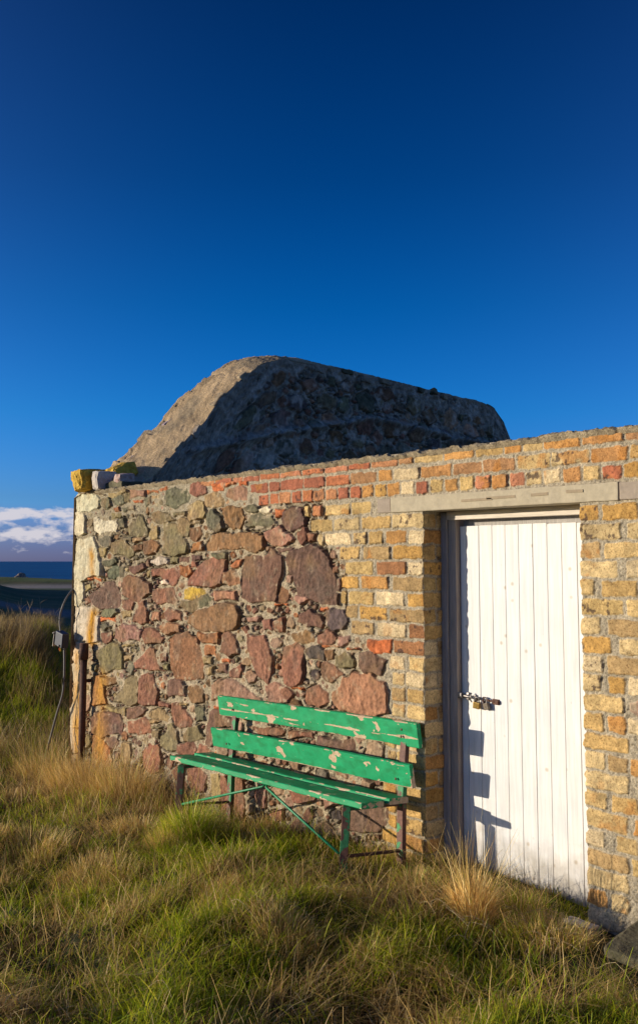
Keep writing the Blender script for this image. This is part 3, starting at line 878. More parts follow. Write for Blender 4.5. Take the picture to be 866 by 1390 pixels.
# sloping fillet of mortar where the lost roof met the gable
lz = 2.78+.235*(G.X-1.0)+.03*fbm(G.X*3, G.X*0, 303, 3)-.30*np.clip(G.X-3.2, 0, 9)
fil = np.exp(-((ZZ-lz)/.045)**2)
gh = gh+.07*fil*(G.X > .9)
gC = gC*(1-(fil*.7)[..., None])+np.array([.34, .31, .27])*(fil*.7)[..., None]
top = ss(.06, .0, prof(pi_, G.X)-ZZ)
Pg = np.stack([XI+gh*(1-top)+.012*fbm(G.X*6, ZZ*6, 307, 2), G.X, ZZ+.012*top*fbm(G.X*9, G.X*0, 309, 3)], -1)
names_g = {0: ('mortar', M_dark), 1: ('rubble_stonework', M_dark)}
gable = empty('gable_wall'); gable.parent = hut
grid_parts(Pg, gC, gcls, np.ones((G.X.shape[0]-1, G.X.shape[1]-1), bool), names_g, gable)
# coping surface, outer face and the far end
ys = np.arange(-.02, 5.87, .012); ws = np.linspace(0, 1, 46)
YC, WC = np.meshgrid(ys, ws)
zo, zi = prof(po, YC), prof(pi_, YC)
zc = zo*(1-WC)+zi*WC+.03*np.sin(np.pi*WC)+.018*fbm(YC*5, WC*2.4, 401, 4)*(np.sin(np.pi*np.clip(WC, .08, .92)))+.012*fbm(YC*22, WC*12, 402, 3)
outer = ss(.28, .0, WC)
zc = zc+outer*(.012*np.sign(fbm(YC*6, YC*0+2, 404, 3))-.02*(fbm(YC*14, WC*6, 405, 2) > .2))
xc = XO+(XI-XO)*WC+.015*fbm(YC*8, WC*5, 406, 3)
zc = np.where(WC > .985, zi-.006, zc)
cc2 = np.array([.46, .33, .19])*(1+.5*fbm(YC*7, WC*4, 407, 4)[..., None]+.3*fbm(YC*30, WC*17, 408, 3)[..., None])
gr = ss(.1, .4, fbm(YC*3.5, WC*2, 409, 3))[..., None]*.5
cc2 = cc2*(1-gr)+np.array([.21, .18, .13])*gr
Pc = np.stack([xc, YC, zc], -1)
# outer face skirt
sk = []
for zf in (0.0, .5): 
    s_ = Pc[:1].copy(); s_[..., 2] = s_[..., 2]*zf+(0 if zf else -.4); s_[..., 0] = XO; sk.append(s_)
Pc = np.concatenate(sk+[Pc], 0); cc2 = np.concatenate([cc2[:1]]*2+[cc2], 0)
grid_parts(Pc, cc2, np.zeros(Pc.shape[:2], int), np.ones((Pc.shape[0]-1, Pc.shape[1]-1), bool), {0: ('cement_coping', M_mortar)}, gable, flip=True)
part('gable_end', [((-5.29, 5.80, 1.4), (.56, .12, 3.2))], M_slab, gable, .05)
# corner block, stones and slates caught in the coping
def lump(name, c, s, m, parent, rz=0, ry=0, rx=0, amp=.02, seed=0, sub=4):
    bm = bmesh.new(); box(bm, (0, 0, 0), s, bev=min(s)*.22, seg=2)
    bmesh.ops.subdivide_edges(bm, edges=bm.edges[:], cuts=sub, use_grid_fill=True)
    M_ = Matrix.Translation(Vector(c)) @ Matrix.Rotation(R(rz), 4, 'Z') @ Matrix.Rotation(R(ry), 4, 'Y') @ Matrix.Rotation(R(rx), 4, 'X')
    for v in bm.verts:
        v.co += Vector((mn.noise(v.co*31+Vector((seed, 1, 0))), mn.noise(v.co*31+Vector((0, seed, 8))), mn.noise(v.co*31+Vector((9, 0, seed)))))*amp*.45
        v.co += Vector((mn.noise(v.co*7+Vector((seed, 0, 0))), mn.noise(v.co*7+Vector((0, seed, 3))), mn.noise(v.co*7+Vector((5, 0, seed)))))*amp
        v.co = M_ @ v.co
    return bm_obj(name, bm, m, parent, False)
pc = on(113, 652, 1, -.05)
lump('kneeler_stone', (pc[0]+.03, .03, pc[2]+.0), (.20, .36, .20), M_lichen, gable, 4, 0, 0, .03, 1)
lump('kneeler_stone', (pc[0]+.16, .24, pc[2]+.07), (.22, .26, .13), M_lichen, gable, 8, -4, 24, .03, 2)
lump('lime_block', (pc[0]+.24, .04, pc[2]-.01), (.13, .2, .16), M_lime, gable, 3, 0, 0, .02, 4)
lump('lime_block', (pc[0]+.50, .10, pc[2]-.01), (.10, .16, .10), simple('pink_block', (.45, .22, .17), .9, 0, .3, 30, .8, .008, c2=(.55, .45, .38)), gable, 3, 0, 0, .02, 5)
lump('lime_block', (pc[0]+.38, .2, pc[2]-.02), (.2, .2, .09), M_patch, gable, 3, 0, 0, .02, 6)
lump('bed_stone', (-5.15, .13, 2.365), (.80, .24, .07), M_slab, gable, 2, 0, 0, .02, 8)
for i, (px, py, L) in enumerate([(166, 618, .10), (182, 610, .14), (200, 586, .14), (222, 567, .18), (240, 551, .30), (262, 533, .2), (281, 518, .26), (296, 505, .2)]):
    q = on(px, py, 0, XO+.03)
    lump('slate', (q[0]+.03, q[1]+.03, q[2]-.040), (.18+.06*(i % 3), L, .018+.012*(i % 2)), (M_slate, M_patch, M_cement)[i % 3] if i not in (0, 4) else M_slate, gable, 10*(i % 3)-8, 6, 40+5*(i % 3)-6, .012, i)
qw = on(316, 527, 0, XI-.03); lump('lime_block', (qw[0]-.02, qw[1], qw[2]+.01), (.06, .07, .035), M_lime, gable, 0, 0, 20, .01, 12)
for i in range(26):
    yy = .6+i*.195+random.uniform(-.06, .06); zz_ = prof(pi_, yy)
    lump('edge_stone', (XI-.06+random.uniform(-.03, .03), yy, zz_-.035+random.uniform(-.012, .02)), (random.uniform(.10, .16), random.uniform(.08, .2), random.uniform(.05, .09)), random.choice([M_slab, M_cement, M_cement, M_patch]), gable, random.uniform(-15, 15), random.uniform(-12, 12), -math.degrees(math.atan2(prof(pi_, yy-.1)-prof(pi_, yy+.1), .2)), .02, i+30, 2)
# ledge under the coping inside
bm = bmesh.new()
box(bm, (0, 0, 0), (.02, .02, .02)); bm.free()

# ------------------------------------------------------------------ bench
def plank(name, L, w, t, parent, m, loc, rot, crack=None, seed=0, sag=.004):
    nx = 90; prof_ = []
    b = .004
    ring = [(-w/2+b, -t/2), (-w/6, -t/2), (w/6, -t/2), (w/2-b, -t/2), (w/2, -t/2+b), (w/2, t/2-b), (w/2-b, t/2), (w/6, t/2), (-w/6, t/2), (-w/2+b, t/2), (-w/2, t/2-b), (-w/2, -t/2+b)]
    # refine ring
    rr = []
    for i in range(len(ring)):
        a, c_ = ring[i], ring[(i+1) % len(ring)]
        n = max(1, int(math.dist(a, c_)/.006))
        for k in range(n): rr.append((a[0]+(c_[0]-a[0])*k/n, a[1]+(c_[1]-a[1])*k/n))
    V = []; Ed = []; Cr = []
    for i in range(nx+1):
        x = (i/nx-.5)*L
        end = 1-ss(0, .006, np.array(L/2-abs(x)))
        for (a, c_) in rr:
            wob = .0022*mn.noise(Vector((x*7, a*14, seed+3)))
            e = 1 if (abs(abs(a)-w/2) < .006 and abs(abs(c_)-t/2) < .006) else 0
            nick = .004*max(0, mn.noise(Vector((x*23, a*20, seed)))-.25)*e
            V.append((x, c_*(1-.0*end)+wob-np.sign(c_)*nick+sag*math.sin(x*2.1+seed), a-np.sign(a)*nick+.0015*mn.noise(Vector((x*5, seed, 1)))))
            Ed.append(1.0 if (e or L/2-abs(x) < .012) else (.45 if abs(abs(a)-w/2) < .010 else 0))
            Cr.append(max(0, 1-abs(a-(crack if crack is not None else 9)-.003*math.sin(x*9))/.012))
    n = len(rr); Q = []
    for i in range(nx):
        for k in range(n): Q.append((i*n+k, i*n+(k+1) % n, (i+1)*n+(k+1) % n, (i+1)*n+k))
    me = bpy.data.meshes.new(name); faces = Q+[tuple(range(n))[::-1], tuple(nx*n+k for k in range(n))]
    me.from_pydata(V, [], faces); me.update()
    for nm, dat in (('edge', Ed), ('crack', Cr)):
        at = me.attributes.new(nm, 'FLOAT', 'POINT'); at.data.foreach_set('value', np.array(dat, np.float32))
    bm = bmesh.new(); bm.from_mesh(me); bmesh.ops.recalc_face_normals(bm, faces=bm.faces); bm.to_mesh(me); bm.free()
    o = bpy.data.objects.new(name, me); col.objects.link(o); me.materials.append(m)
    o.parent = parent; o.location = loc; o.rotation_euler = rot
    return o
BX = -2.10
bench = tag(empty('garden_bench', (BX, -.25, -.02)), 'weathered green slatted bench with peeling paint against the rubble wall', 'bench')
bench.rotation_euler = (0, R(-1.45), 0)
def bl(x, y, z): return (x-BX, y+.25, z+.02)      # coordinates given in the world for a level bench, heights at its middle
# backrest: height at right end top .77/.635, left .72/.566 -> middle
plank('backrest_plank', 1.98, .142, .030, bench, M_paintA, bl(-2.03, -.078, .676), (R(8), 0, 0), crack=-.018, seed=1)
plank('backrest_plank', 1.99, .134, .030, bench, M_paintA, bl(-2.045, -.128, .458), (R(10), 0, 0), crack=None, seed=2)
plank('seat_plank', 1.98, .170, .034, bench, M_paintB, bl(-2.13, -.358, .325), (R(90-5), 0, 0), seed=3)
plank('seat_plank', 1.99, .150, .034, bench, M_paintB, bl(-2.12, -.170, .318), (R(90-5), 0, 0), seed=4)
def flat(bm, pts, w, t, wide='x'):
    for a, b in zip(pts[:-1], pts[1:]):
        a, b = Vector(a), Vector(b); d = b-a; L = d.length
        q = d.to_track_quat('Z', 'Y')
        s = (w, t, L+.004)
        box(bm, (a+b)/2, s, rot=q.to_matrix(), bev=.003)
def bpart(name, m, parent=bench):
    return lambda bm, sm=False: (lambda o: setattr(o, 'parent', parent) or o)(bm_obj(name, bm, m, None, sm))
for xr, xf in ((-1.165, -1.28), (-2.845, -2.99)):
    bm = bmesh.new(); flat(bm, [bl(xf, -.425, .300), bl(xf-.03, -.455, -.20)], .058, .046); bpart('leg', M_leg)(bm)
    bm = bmesh.new(); flat(bm, [bl(xr, -.055, .74), bl(xr, -.105, .33), bl(xr, -.13, -.16)], .046, .032); bpart('back_post', M_leg)(bm)
    bm = bmesh.new(); flat(bm, [bl(xf+.01, -.43, .292), bl(xr, -.10, .288)], .03, .02); bpart('seat_bearer', M_leg)(bm)
    bm = bmesh.new(); flat(bm, [bl(xf-.02, -.44, .03), bl(xr, -.13, .03)], .02, .016); bpart('stretcher', M_rust)(bm)
bm = bmesh.new(); tube(bm, [bl(-2.13, -.34, .292), bl(-2.11, -.36, .270), bl(-1.34, -.44, .04)], .008, 8); bpart('brace', M_greenrod)(bm, True)
bm = bmesh.new(); tube(bm, [bl(-2.13, -.34, .292), bl(-2.15, -.36, .270), bl(-2.98, -.44, .04)], .008, 8); bpart('brace', M_greenrod)(bm, True)
# coach bolts
for xx, zz, yy in ((-1.165, .70, -.096), (-1.165, .66, -.100), (-2.845, .70, -.096), (-2.845, .66, -.1), (-1.165, .49, -.142), (-1.165, .43, -.152), (-2.845, .49, -.142), (-2.845, .43, -.152)):
    bm = bmesh.new(); bmesh.ops.create_uvsphere(bm, u_segments=10, v_segments=6, radius=.008)
    for v in bm.verts: v.co = Vector((v.co.x, v.co.y*.5, v.co.z))+Vector(bl(xx, yy, zz))
    bpart('bolt_head', M_rust)(bm, True)

# ------------------------------------------------------------------ hanging cable and box
def pc_(x, y, t=-.12): return tuple(on(x, y, 1, t))
bm = bmesh.new(); pts = [pc_(104, 797, .02), pc_(98, 801, -.02), pc_(90, 812, -.08), pc_(84, 826), pc_(81, 840), pc_(82, 856)]
# smooth
def catm(P, n=8):
    P = [Vector(p) for p in P]; o = []
    for i in range(len(P)-1):
        p0, p1, p2, p3 = P[max(i-1, 0)], P[i], P[i+1], P[min(i+2, len(P)-1)]
        for k in range(n):
            t = k/n; o.append(.5*((2*p1)+(-p0+p2)*t+(2*p0-5*p1+4*p2-p3)*t*t+(-p0+3*p1-3*p2+p3)*t**3))
    return o+[P[-1]]
jb = pc_(84, 868)
jt = tag(empty('junction_box', jb), 'dark blue cable junction box dangling beside the left wall corner', 'junction box')
bm = bmesh.new(); box(bm, (0, 0, 0), (.15, .07, .135), rot=Matrix.Rotation(R(10), 3, 'Y'), bev=.010, seg=3); o = bm_obj('box_body', bm, M_boxm, None); o.parent = jt
bm = bmesh.new(); box(bm, (-.085, -.03, .0), (.006, .03, .14), rot=Matrix.Rotation(R(14), 3, 'Y'), bev=.001); o = bm_obj('box_lid', bm, M_steel, None); o.parent = jt
for sx in (-.055, .055):
    bm = bmesh.new(); bmesh.ops.create_uvsphere(bm, u_segments=8, v_segments=6, radius=.010)
    for v in bm.verts: v.co = Vector((v.co.x+sx-.025, v.co.y-.045, v.co.z-.055 if sx > 0 else v.co.z+.055))
    o = bm_obj('lid_screw', bm, M_steel, None); o.parent = jt
bm = bmesh.new(); tube(bm, [(.03, -.02, -.06), (.035, -.03, -.085), (.02, -.02, -.105)], .007, 6); o = bm_obj('wire', bm, M_yel, None); o.parent = jt; o['label'] = 'yellow wire'
bm = bmesh.new(); tube(bm, [(.015, -.025, -.06), (.012, -.032, -.085), (.018, -.02, -.105)], .007, 6); o = bm_obj('wire', bm, M_red, None); o.parent = jt; o['label'] = 'red wire'
bm = bmesh.new(); tube(bm, catm([pc_(104, 797, .03), pc_(98, 801, -.02), pc_(90, 812, -.08), pc_(84, 826), pc_(81, 840), pc_(82, 858)]), .0085, 8)
tag(bm_obj('electric_cable', bm, M_cable, None, True), 'upper grey cable arching from the wall corner down to the junction box', 'cable')
bm = bmesh.new(); tube(bm, catm([pc_(87, 876), pc_(87.5, 905), pc_(85.5, 940), pc_(77, 970), pc_(69, 1000), pc_(64, 1020), pc_(60, 1045)]), .0105, 8)
tag(bm_obj('electric_cable', bm, M_cable, None, True), 'lower grey cable running from the junction box down into the grass', 'cable')
bm = bmesh.new(); tube(bm, catm([pc_(108, 895, -.03), pc_(109.5, 920, -.03), pc_(106, 945, -.03), pc_(102.5, 975, -.03), pc_(102, 1000, -.03), pc_(107, 1022, -.04), pc_(108, 1040, -.05)]), .0035, 6)  # added dark strand standing in for the cable's shadow on the corner stones
tag(bm_obj('electric_cable', bm, M_black, None, True), 'thin dark strand added as the cable shadow down the pale corner stones left of the rusty pipe', 'cable')

# ------------------------------------------------------------------ ground
def gz(x, y):
    x = np.asarray(x, float); y = np.asarray(y, float)
    X_ = (x-CAM[0])*RT[0]+(y-CAM[1])*RT[1]; Z_ = (x-CAM[0])*HF[0]+(y-CAM[1])*HF[1]
    g = -.21*ss(0.3, 5.8, -x)-.05
    g = g+.045*fbm(x*1.1, y*1.1, 501, 3)*ss(60, 20, Z_)+.05*ss(-.3, -1.6, y)*ss(-12, -4, x)*fbm(x*.5+3, y*.5, 502, 2)
    g = g-.12*ss(-.9, -2.6, y)*ss(9, 5, Z_)
    # hummocks in the foreground
    g = g+ss(9, 7, Z_)*ss(-.12, -.6, y)*(.13*fbm(x*1.9, y*1.9, 503, 3)+.05*fbm(x*6, y*6, 504, 2))
    # grassy bank beyond the corner
    lat = ss(-3.3, -4.2, X_+.3*(Z_-14)*.9+.45*fbm(Z_*.5, Z_*0, 511, 2))
    hk = ss(10.2, 14.0, Z_)*ss(22, 15, Z_)*lat
    g = g+hk*(.86+.34*fbm(x*.8, y*.8, 505, 3))+ss(9.6, 11, Z_)*ss(17, 14, Z_)*.10*fbm(x*2.6, y*2.6, 509, 3)+ss(9.6, 11, Z_)*ss(24, 14, Z_)*.10*fbm(x*1.3, y*1.3, 506, 3)
    g = g+ss(15, 26, Z_)*(.2)
    # added ridge out of view to the left, shaped to shadow far land
    rx = -13-(Z_-22)*.33
    g = g+2.7*np.exp(-((X_-rx)/4.2)**2)*ss(19, 26, Z_)*ss(62, 52, Z_)
    g = g+ss(24, 40, Z_)*ss(80, 60, Z_)*.10*fbm(x*.12, y*.12, 507, 3)
    g = g+ss(66, 71, Z_)*ss(80, 73, Z_)*(.26+.2*fbm(x*.11, y*.11, 508, 3)+.25*ss(-16, -24, X_))
    g = g-6*ss(74, 96, Z_)
    return g
Xs = np.concatenate([-np.geomspace(1500, 26, 34), np.arange(-25, -10, .35), np.arange(-10, -5, .12), np.arange(-5, 3.2, .05), np.geomspace(3.3, 900, 40)])
Zs = np.concatenate([-np.geomspace(900, 1, 22), np.arange(-.9, 1.8, .15), np.arange(1.9, 9, .05), np.arange(9, 22, .1), np.arange(22, 95, .5), np.geomspace(96, 400, 12)])
XX, ZZg = np.meshgrid(Xs, Zs)
wx = CAM[0]+RT[0]*XX+HF[0]*ZZg; wy = CAM[1]+RT[1]*XX+HF[1]*ZZg; wz = gz(wx, wy)
nv, nu = XX.shape; idx = np.arange(nv*nu).reshape(nv, nu)
Q = np.stack([idx[:-1, :-1], idx[:-1, 1:], idx[1:, 1:], idx[1:, :-1]], -1).reshape(-1, 4)
gc = np.zeros((nv, nu, 3))
near = np.array([.045, .045, .016]); far = np.array([.055, .075, .016])
f_ = ss(8, 16, ZZg)[..., None]; gc[:] = near*(1-f_)+far*f_
n_ = ss(-.2, .35, fbm(wx*.7, wy*.7, 521, 4))[..., None]; gc = gc*(1-.6*n_*f_)+np.array([.17, .125, .05])*.6*n_*f_
n2 = fbm(wx*.09, wy*.09, 523, 3)[..., None]; gc = gc*(1+.5*n2)
path = np.exp(-((ZZg-(31+.1*XX+1.5*fbm(XX*.2, XX*0, 524, 2)))/2.6)**4)[..., None]; gc = gc*(1-path)+np.array([.16, .15, .14])*path
rd = (np.exp(-((ZZg-(65+.02*XX))/3.2)**6)*ss(-26, -21, XX))[..., None]; gc = gc*(1-rd)+np.array([.30, .25, .20])*rd
rb = (ss(15, 18, ZZg)*ss(29, 24, ZZg)*ss(-8, -4.5, XX))[..., None]*.7; gc = gc*(1-rb)+np.array([.13, .10, .085])*rb
sh = ss(74, 80, ZZg)[..., None]; gc = gc*(1-sh)+np.array([.2, .15, .11])*sh
bg = (ss(68.5, 70, ZZg)*ss(77, 74, ZZg))[..., None]*.8; gc = gc*(1-bg)+np.array([.15, .17, .03])*bg
me = np_mesh('ground', np.stack([wx, wy, wz], -1).reshape(-1, 3), Q, gc.reshape(-1, 3))
M_ground = attr_mat('soil_and_turf', .6, 1.4, 7, .7, .05)
tag(link('ground', me, M_ground), kind='structure')

# sea
m, nt, b = mat('sea_water'); co = coords(nt)
geo = nt.nodes.new('ShaderNodeNewGeometry')
r = ramp(nt, noise(nt, coords(nt, 'Object', (.05, .05, .05)), .6, 5), [(.35, (.003, .075, .20)), (.7, (.008, .12, .28))])
nt.links.new(r.outputs[0], b.inputs['Base Color']); b.inputs['Roughness'].default_value = .55; b.inputs['Specular IOR Level'].default_value = .12
bump(nt, b, noise(nt, co, .35, 6, .6), .6, .8)
M_sea = m
bm = bmesh.new()
q = [cw(-26000, -200), cw(26000, -200), cw(26000, 26000), cw(-26000, 26000)]
bm.faces.new([bm.verts.new((x, y, -3.5)) for x, y in q])
tag(bm_obj('sea', bm, M_sea), kind='structure')
# surf and rocks
def shore_rock(px, Z_, w, hgt, label, seed):
    x, y = cw((px-433)/F*Z_, Z_); t = None
    bm = bmesh.new(); bmesh.ops.create_icosphere(bm, subdivisions=4, radius=1)
    for v in bm.verts:
        n = mn.fractal(v.co*1.4+Vector((seed, 0, 0)), 1, 2, 4)
        v.co = v.co*(1+.45*n); v.co = Vector((v.co.x*w, v.co.y*w*.8, max(v.co.z, -.5)*hgt))+Vector((x, y, -3.5))
    return tag(bm_obj('shore_rock', bm, M_rock, None), label, 'rock', 'rocks at the edge of the sea')
shore_rock(30, 215, 2.6, 2.0, 'jagged brown rock with surf at its foot, leftmost in the sea', 1)
shore_rock(37, 222, 1.4, 1.4, 'small brown rock just right of the white surf in the sea', 5)
shore_rock(52, 205, 1.2, 1.3, 'tiny pale rock at the waterline between the two bigger ones', 9)
shore_rock(68, 190, 1.8, 1.6, 'low brown rock at the waterline nearest the wall corner', 13)
m, nt, b = mat('surf_foam'); b.inputs['Base Color'].default_value = (.75, .78, .8, 1); b.inputs['Roughness'].default_value = .9
bm = bmesh.new()
for px, Z_, w, hh in ((36, 205, 2.6, .55), (43, 206, 1.6, .4), (51, 200, 1.2, .4), (31, 205, 1.5, .5)):
    x, y = cw((px-433)/F*Z_, Z_); rb_ = bmesh.ops.create_icosphere(bm, subdivisions=3, radius=1)['verts']
    for v in rb_:
        n = mn.fractal(v.co*2+Vector((px, 0, 0)), 1, 2, 4); v.co *= (1+.6*n)
        v.co = Vector((v.co.x*w, v.co.y*w, v.co.z*hh))+Vector((x, y, -3.3))
tag(bm_obj('surf', bm, m, None, True), 'white surf breaking among the shore rocks', 'surf', kind='stuff')

# weathered slab by the wall foot, and the white threshold chip
q1 = on(803, 1249, 2, .0)
slab_o = empty('stone_slab', (.40, -.30, .0))
tag(slab_o, 'mossy weathered stone slab lying against the foot of the brick pier', 'slab')
bm = bmesh.new(); box(bm, (0, 0, 0), (.80, .36, .05), bev=.012)
bmesh.ops.subdivide_edges(bm, edges=bm.edges[:], cuts=10, use_grid_fill=True)
for v in bm.verts:
    p = v.co.copy(); k = 1 if abs(p.y) > .2 or abs(p.x) > .4 else .3
    v.co += Vector((mn.noise(p*6), mn.noise(p*6+Vector((4, 0, 0))), .4*mn.noise(p*9+Vector((0, 4, 0)))))*.035*k
o = bm_obj('slab_stone', bm, M_slab, None); o.parent = slab_o; o.rotation_euler = (R(9), R(4), R(3)); o.location = (.33, .09, .02)
bm = bmesh.new(); box(bm, (0, 0, 0), (.17, .08, .05), bev=.010)
bmesh.ops.subdivide_edges(bm, edges=bm.edges[:], cuts=4, use_grid_fill=True)
qt = on(788, 1247, 2, -.01)
for v in bm.verts: v.co += Vector((mn.noise(v.co*20), mn.noise(v.co*20+Vector((3, 0, 0))), mn.noise(v.co*20+Vector((0, 5, 0)))))*.008; v.co += Vector((float(qt[0]), float(qt[1]), -.055))
tag(bm_obj('threshold_stone', bm, M_thresh), 'small white stone at the right end of the door sill', 'stone')

# ------------------------------------------------------------------ grass
GRN = np.array([[.25, .32, .008], [.33, .39, .010], [.12, .19, .008], [.43, .44, .02], [.46, .40, .04]])
STR = np.array([[.62, .42, .15], [.48, .30, .10], [.70, .52, .25], [.32, .19, .07], [.54, .40, .14]])
def blades(bx, by, bz, L, w, lean, ang, c, curl, tipw=.25):
    """ribbons with 4 levels; returns verts, quads, colours"""
    n = len(bx); T = np.array([0, .34, .68, 1.0])
    dx, dy = np.cos(ang), np.sin(ang)
    sx, sy = -dy, dx
    f = rng.uniform(-.7, .7, n); sx2 = sx*np.cos(f)+dx*np.sin(f); sy2 = sy*np.cos(f)+dy*np.sin(f)
    V = np.empty((n, 8, 3), np.float32); Cc = np.empty((n, 8, 3), np.float32)
    for i, t in enumerate(T):
        hor = L*(lean*t+curl*t*t)
        ver = L*np.sqrt(np.clip(1-(lean)**2, .04, 1))*t-L*curl*.75*t*t
        ww = w*(1-t*(1-tipw))*.5
        px = bx+dx*hor; py = by+dy*hor; pz = bz+ver
        V[:, i*2, 0] = px-sx2*ww; V[:, i*2, 1] = py-sy2*ww; V[:, i*2, 2] = pz
        V[:, i*2+1, 0] = px+sx2*ww; V[:, i*2+1, 1] = py+sy2*ww; V[:, i*2+1, 2] = pz
        Cc[:, i*2] = Cc[:, i*2+1] = c*(.7+.65*t)  # roots darkened, tips brightened: light and shade put into the blade colour
    o = np.arange(n)[:, None, None]*8
    q = np.array([[0, 1, 3, 2], [2, 3, 5, 4], [4, 5, 7, 6]])[None]
    return V.reshape(-1, 3), (o+q).reshape(-1, 4), Cc.reshape(-1, 3)
def merge(L):
    V, Q, C_ = [], [], []; o = 0
    for v, q, c in L: V.append(v); Q.append(q+o); C_.append(c); o += len(v)
    return np.concatenate(V), np.concatenate(Q), np.concatenate(C_)
def pick(pal, n): 
    a = pal[rng.integers(0, len(pal), n)]; return a*rng.uniform(.75, 1.3, (n, 1))
def tuft_centres():
    out = []
    # px, py, radius, height, dry share, count
    return [(165, 1045, .36, .32, .97, 3200), (215, 1065, .24, .34, .95, 1700), (130, 1060, .28, .20, .9, 1600), (258, 1135, .18, .25, .30, 3000), (228, 1140, .13, .16, .8, 1100),
            (642, 1266, .075, .25, .99, 2000), (385, 1290, .17, .12, .95, 1500), (705, 1245, .16, .11, .6, 900), (130, 1165, .30, .13, .95, 2000), (45, 1130, .3, .15, .85, 1600),
            (350, 1140, .12, .11, .9, 500), (745, 1285, .22, .13, .75, 1500),
            (95, 1095, .26, .17, .93, 2200), (190, 1120, .2, .15, .9, 1700), (450, 1240, .14, .10, .9, 900), (25, 1060, .3, .2, .85, 1800), (300, 1235, .12, .10, .85, 700), (560, 1215, .15, .12, .8, 1000)]
def dryness(x, y):
    a = fbm(x*1.5, y*1.5, 601, 3)+.6*fbm(x*4.5, y*4.5, 603, 2)
    d = .16+.95*a
    d = d+.5*ss(.1, .4, fbm(x*2.6, y*2.6, 641, 3))+.35*np.exp(-((y+.25)/.35)**2)*ss(-2.9, -3.6, x)+.25*ss(-3.2, -4.5, x)          # straw along the wall foot on the left
    d = d+.12*ss(-.9, -.2, x)
    return np.clip(d, .06, .95)
def ground_pts(n, z0, z1, pw, x0=-40, x1=906):
    u = rng.random(n); Z_ = (z0**pw+(z1**pw-z0**pw)*u)**(1/pw)
    X_ = (rng.uniform(x0, x1, n)-433)/F*Z_
    return CAM[0]+RT[0]*X_+HF[0]*Z_, CAM[1]+RT[1]*X_+HF[1]*Z_, Z_
def free(x, y):
    return ~((x > -5.62) & (y > -.015)) & ~((x > -.12) & (x < 1.2) & (y > -.53) & (y < .02))
parts_ = []
# short matted turf
x, y, Z_ = ground_pts(300000, 2.3, 10.5, 1.1, -120, 980); k = (free(x, y) & ((fbm(x*3.1, y*3.1, 631, 3) > -.22) | (rng.random(len(x)) < .35))) | ((x > XE) & (x < XP) & (y < .19)); x, y, Z_ = x[k], y[k], Z_[k]; n = len(x)
dr = dryness(x, y); isd = rng.random(n) < dr; c = np.where(isd[:, None], pick(STR, n)*.9, pick(GRN, n))
cl = fbm(x*3.2, y*3.2, 611, 3); wind = 2.2*fbm(x*.9, y*.9, 613, 2)+.6
L = (.045+.065*np.clip(cl+.3, 0, 1.2))*rng.uniform(.5, 1.6, n)*(1-.4*ss(-1.1, -.6, x)*ss(-.6, -.1, y)); ang = wind*2+rng.normal(0, 1.6, n)
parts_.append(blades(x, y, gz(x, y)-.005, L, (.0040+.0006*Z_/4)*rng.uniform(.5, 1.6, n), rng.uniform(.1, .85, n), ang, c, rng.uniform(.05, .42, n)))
# long fine fescue laid over in swirls
x, y, Z_ = ground_pts(30000, 2.3, 10, 1.1, -120, 980); k = free(x, y) & (fbm(x*1.7, y*1.7, 615, 2) > -.15); x, y, Z_ = x[k], y[k], Z_[k]; n = len(x)
isd = rng.random(n) < dryness(x, y)+.25; c = np.where(isd[:, None], pick(STR, n), pick(GRN, n)*1.05)
ang = 6*fbm(x*1.4+7, y*1.4, 617, 2)+rng.normal(0, .75, n)
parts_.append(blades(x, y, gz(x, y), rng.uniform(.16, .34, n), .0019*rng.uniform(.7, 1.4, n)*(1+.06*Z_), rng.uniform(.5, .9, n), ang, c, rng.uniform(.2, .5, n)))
# individual blades and straws lying every way, sunlit highlights put into their brighter colour
x, y, Z_ = ground_pts(16000, 2.3, 9, 1.1, -120, 980); k = free(x, y); x, y, Z_ = x[k], y[k], Z_[k]; n = len(x)
isd = rng.random(n) < dryness(x, y)*.8+.2; c = np.where(isd[:, None], pick(STR, n)*1.2, pick(GRN, n)*1.25)
parts_.append(blades(x, y, gz(x, y)+.01, rng.uniform(.08, .22, n), .0052*rng.uniform(.5, 1.3, n), rng.uniform(.05, .9, n), rng.uniform(0, 6.28, n), c, rng.uniform(.0, .6, n)))
# taller stalks along the wall foot
n = 2600; x = rng.uniform(-5.9, -.1, n); y = -.05-np.abs(rng.normal(0, .22, n)); k = (rng.random(n) < np.where(x < -3.1, 1, .28)); x, y = x[k], y[k]; n = len(x)
c = np.where((rng.random(n) < .8)[:, None], pick(STR, n), pick(GRN, n))
parts_.append(blades(x, y, gz(x, y), rng.uniform(.15, .42, n)*np.where(x < -3.1, 1, .75), .0026*rng.uniform(.7, 1.3, n), rng.uniform(.05, .5, n), rng.uniform(0, 6.28, n), c, rng.uniform(0, .3, n)))
V, Q, Cc = merge(parts_)
tag(link('grass', np_mesh('grass', V, Q, Cc), M_blade), 'matted green and straw coloured grass round the outbuilding', 'grass', kind='stuff')
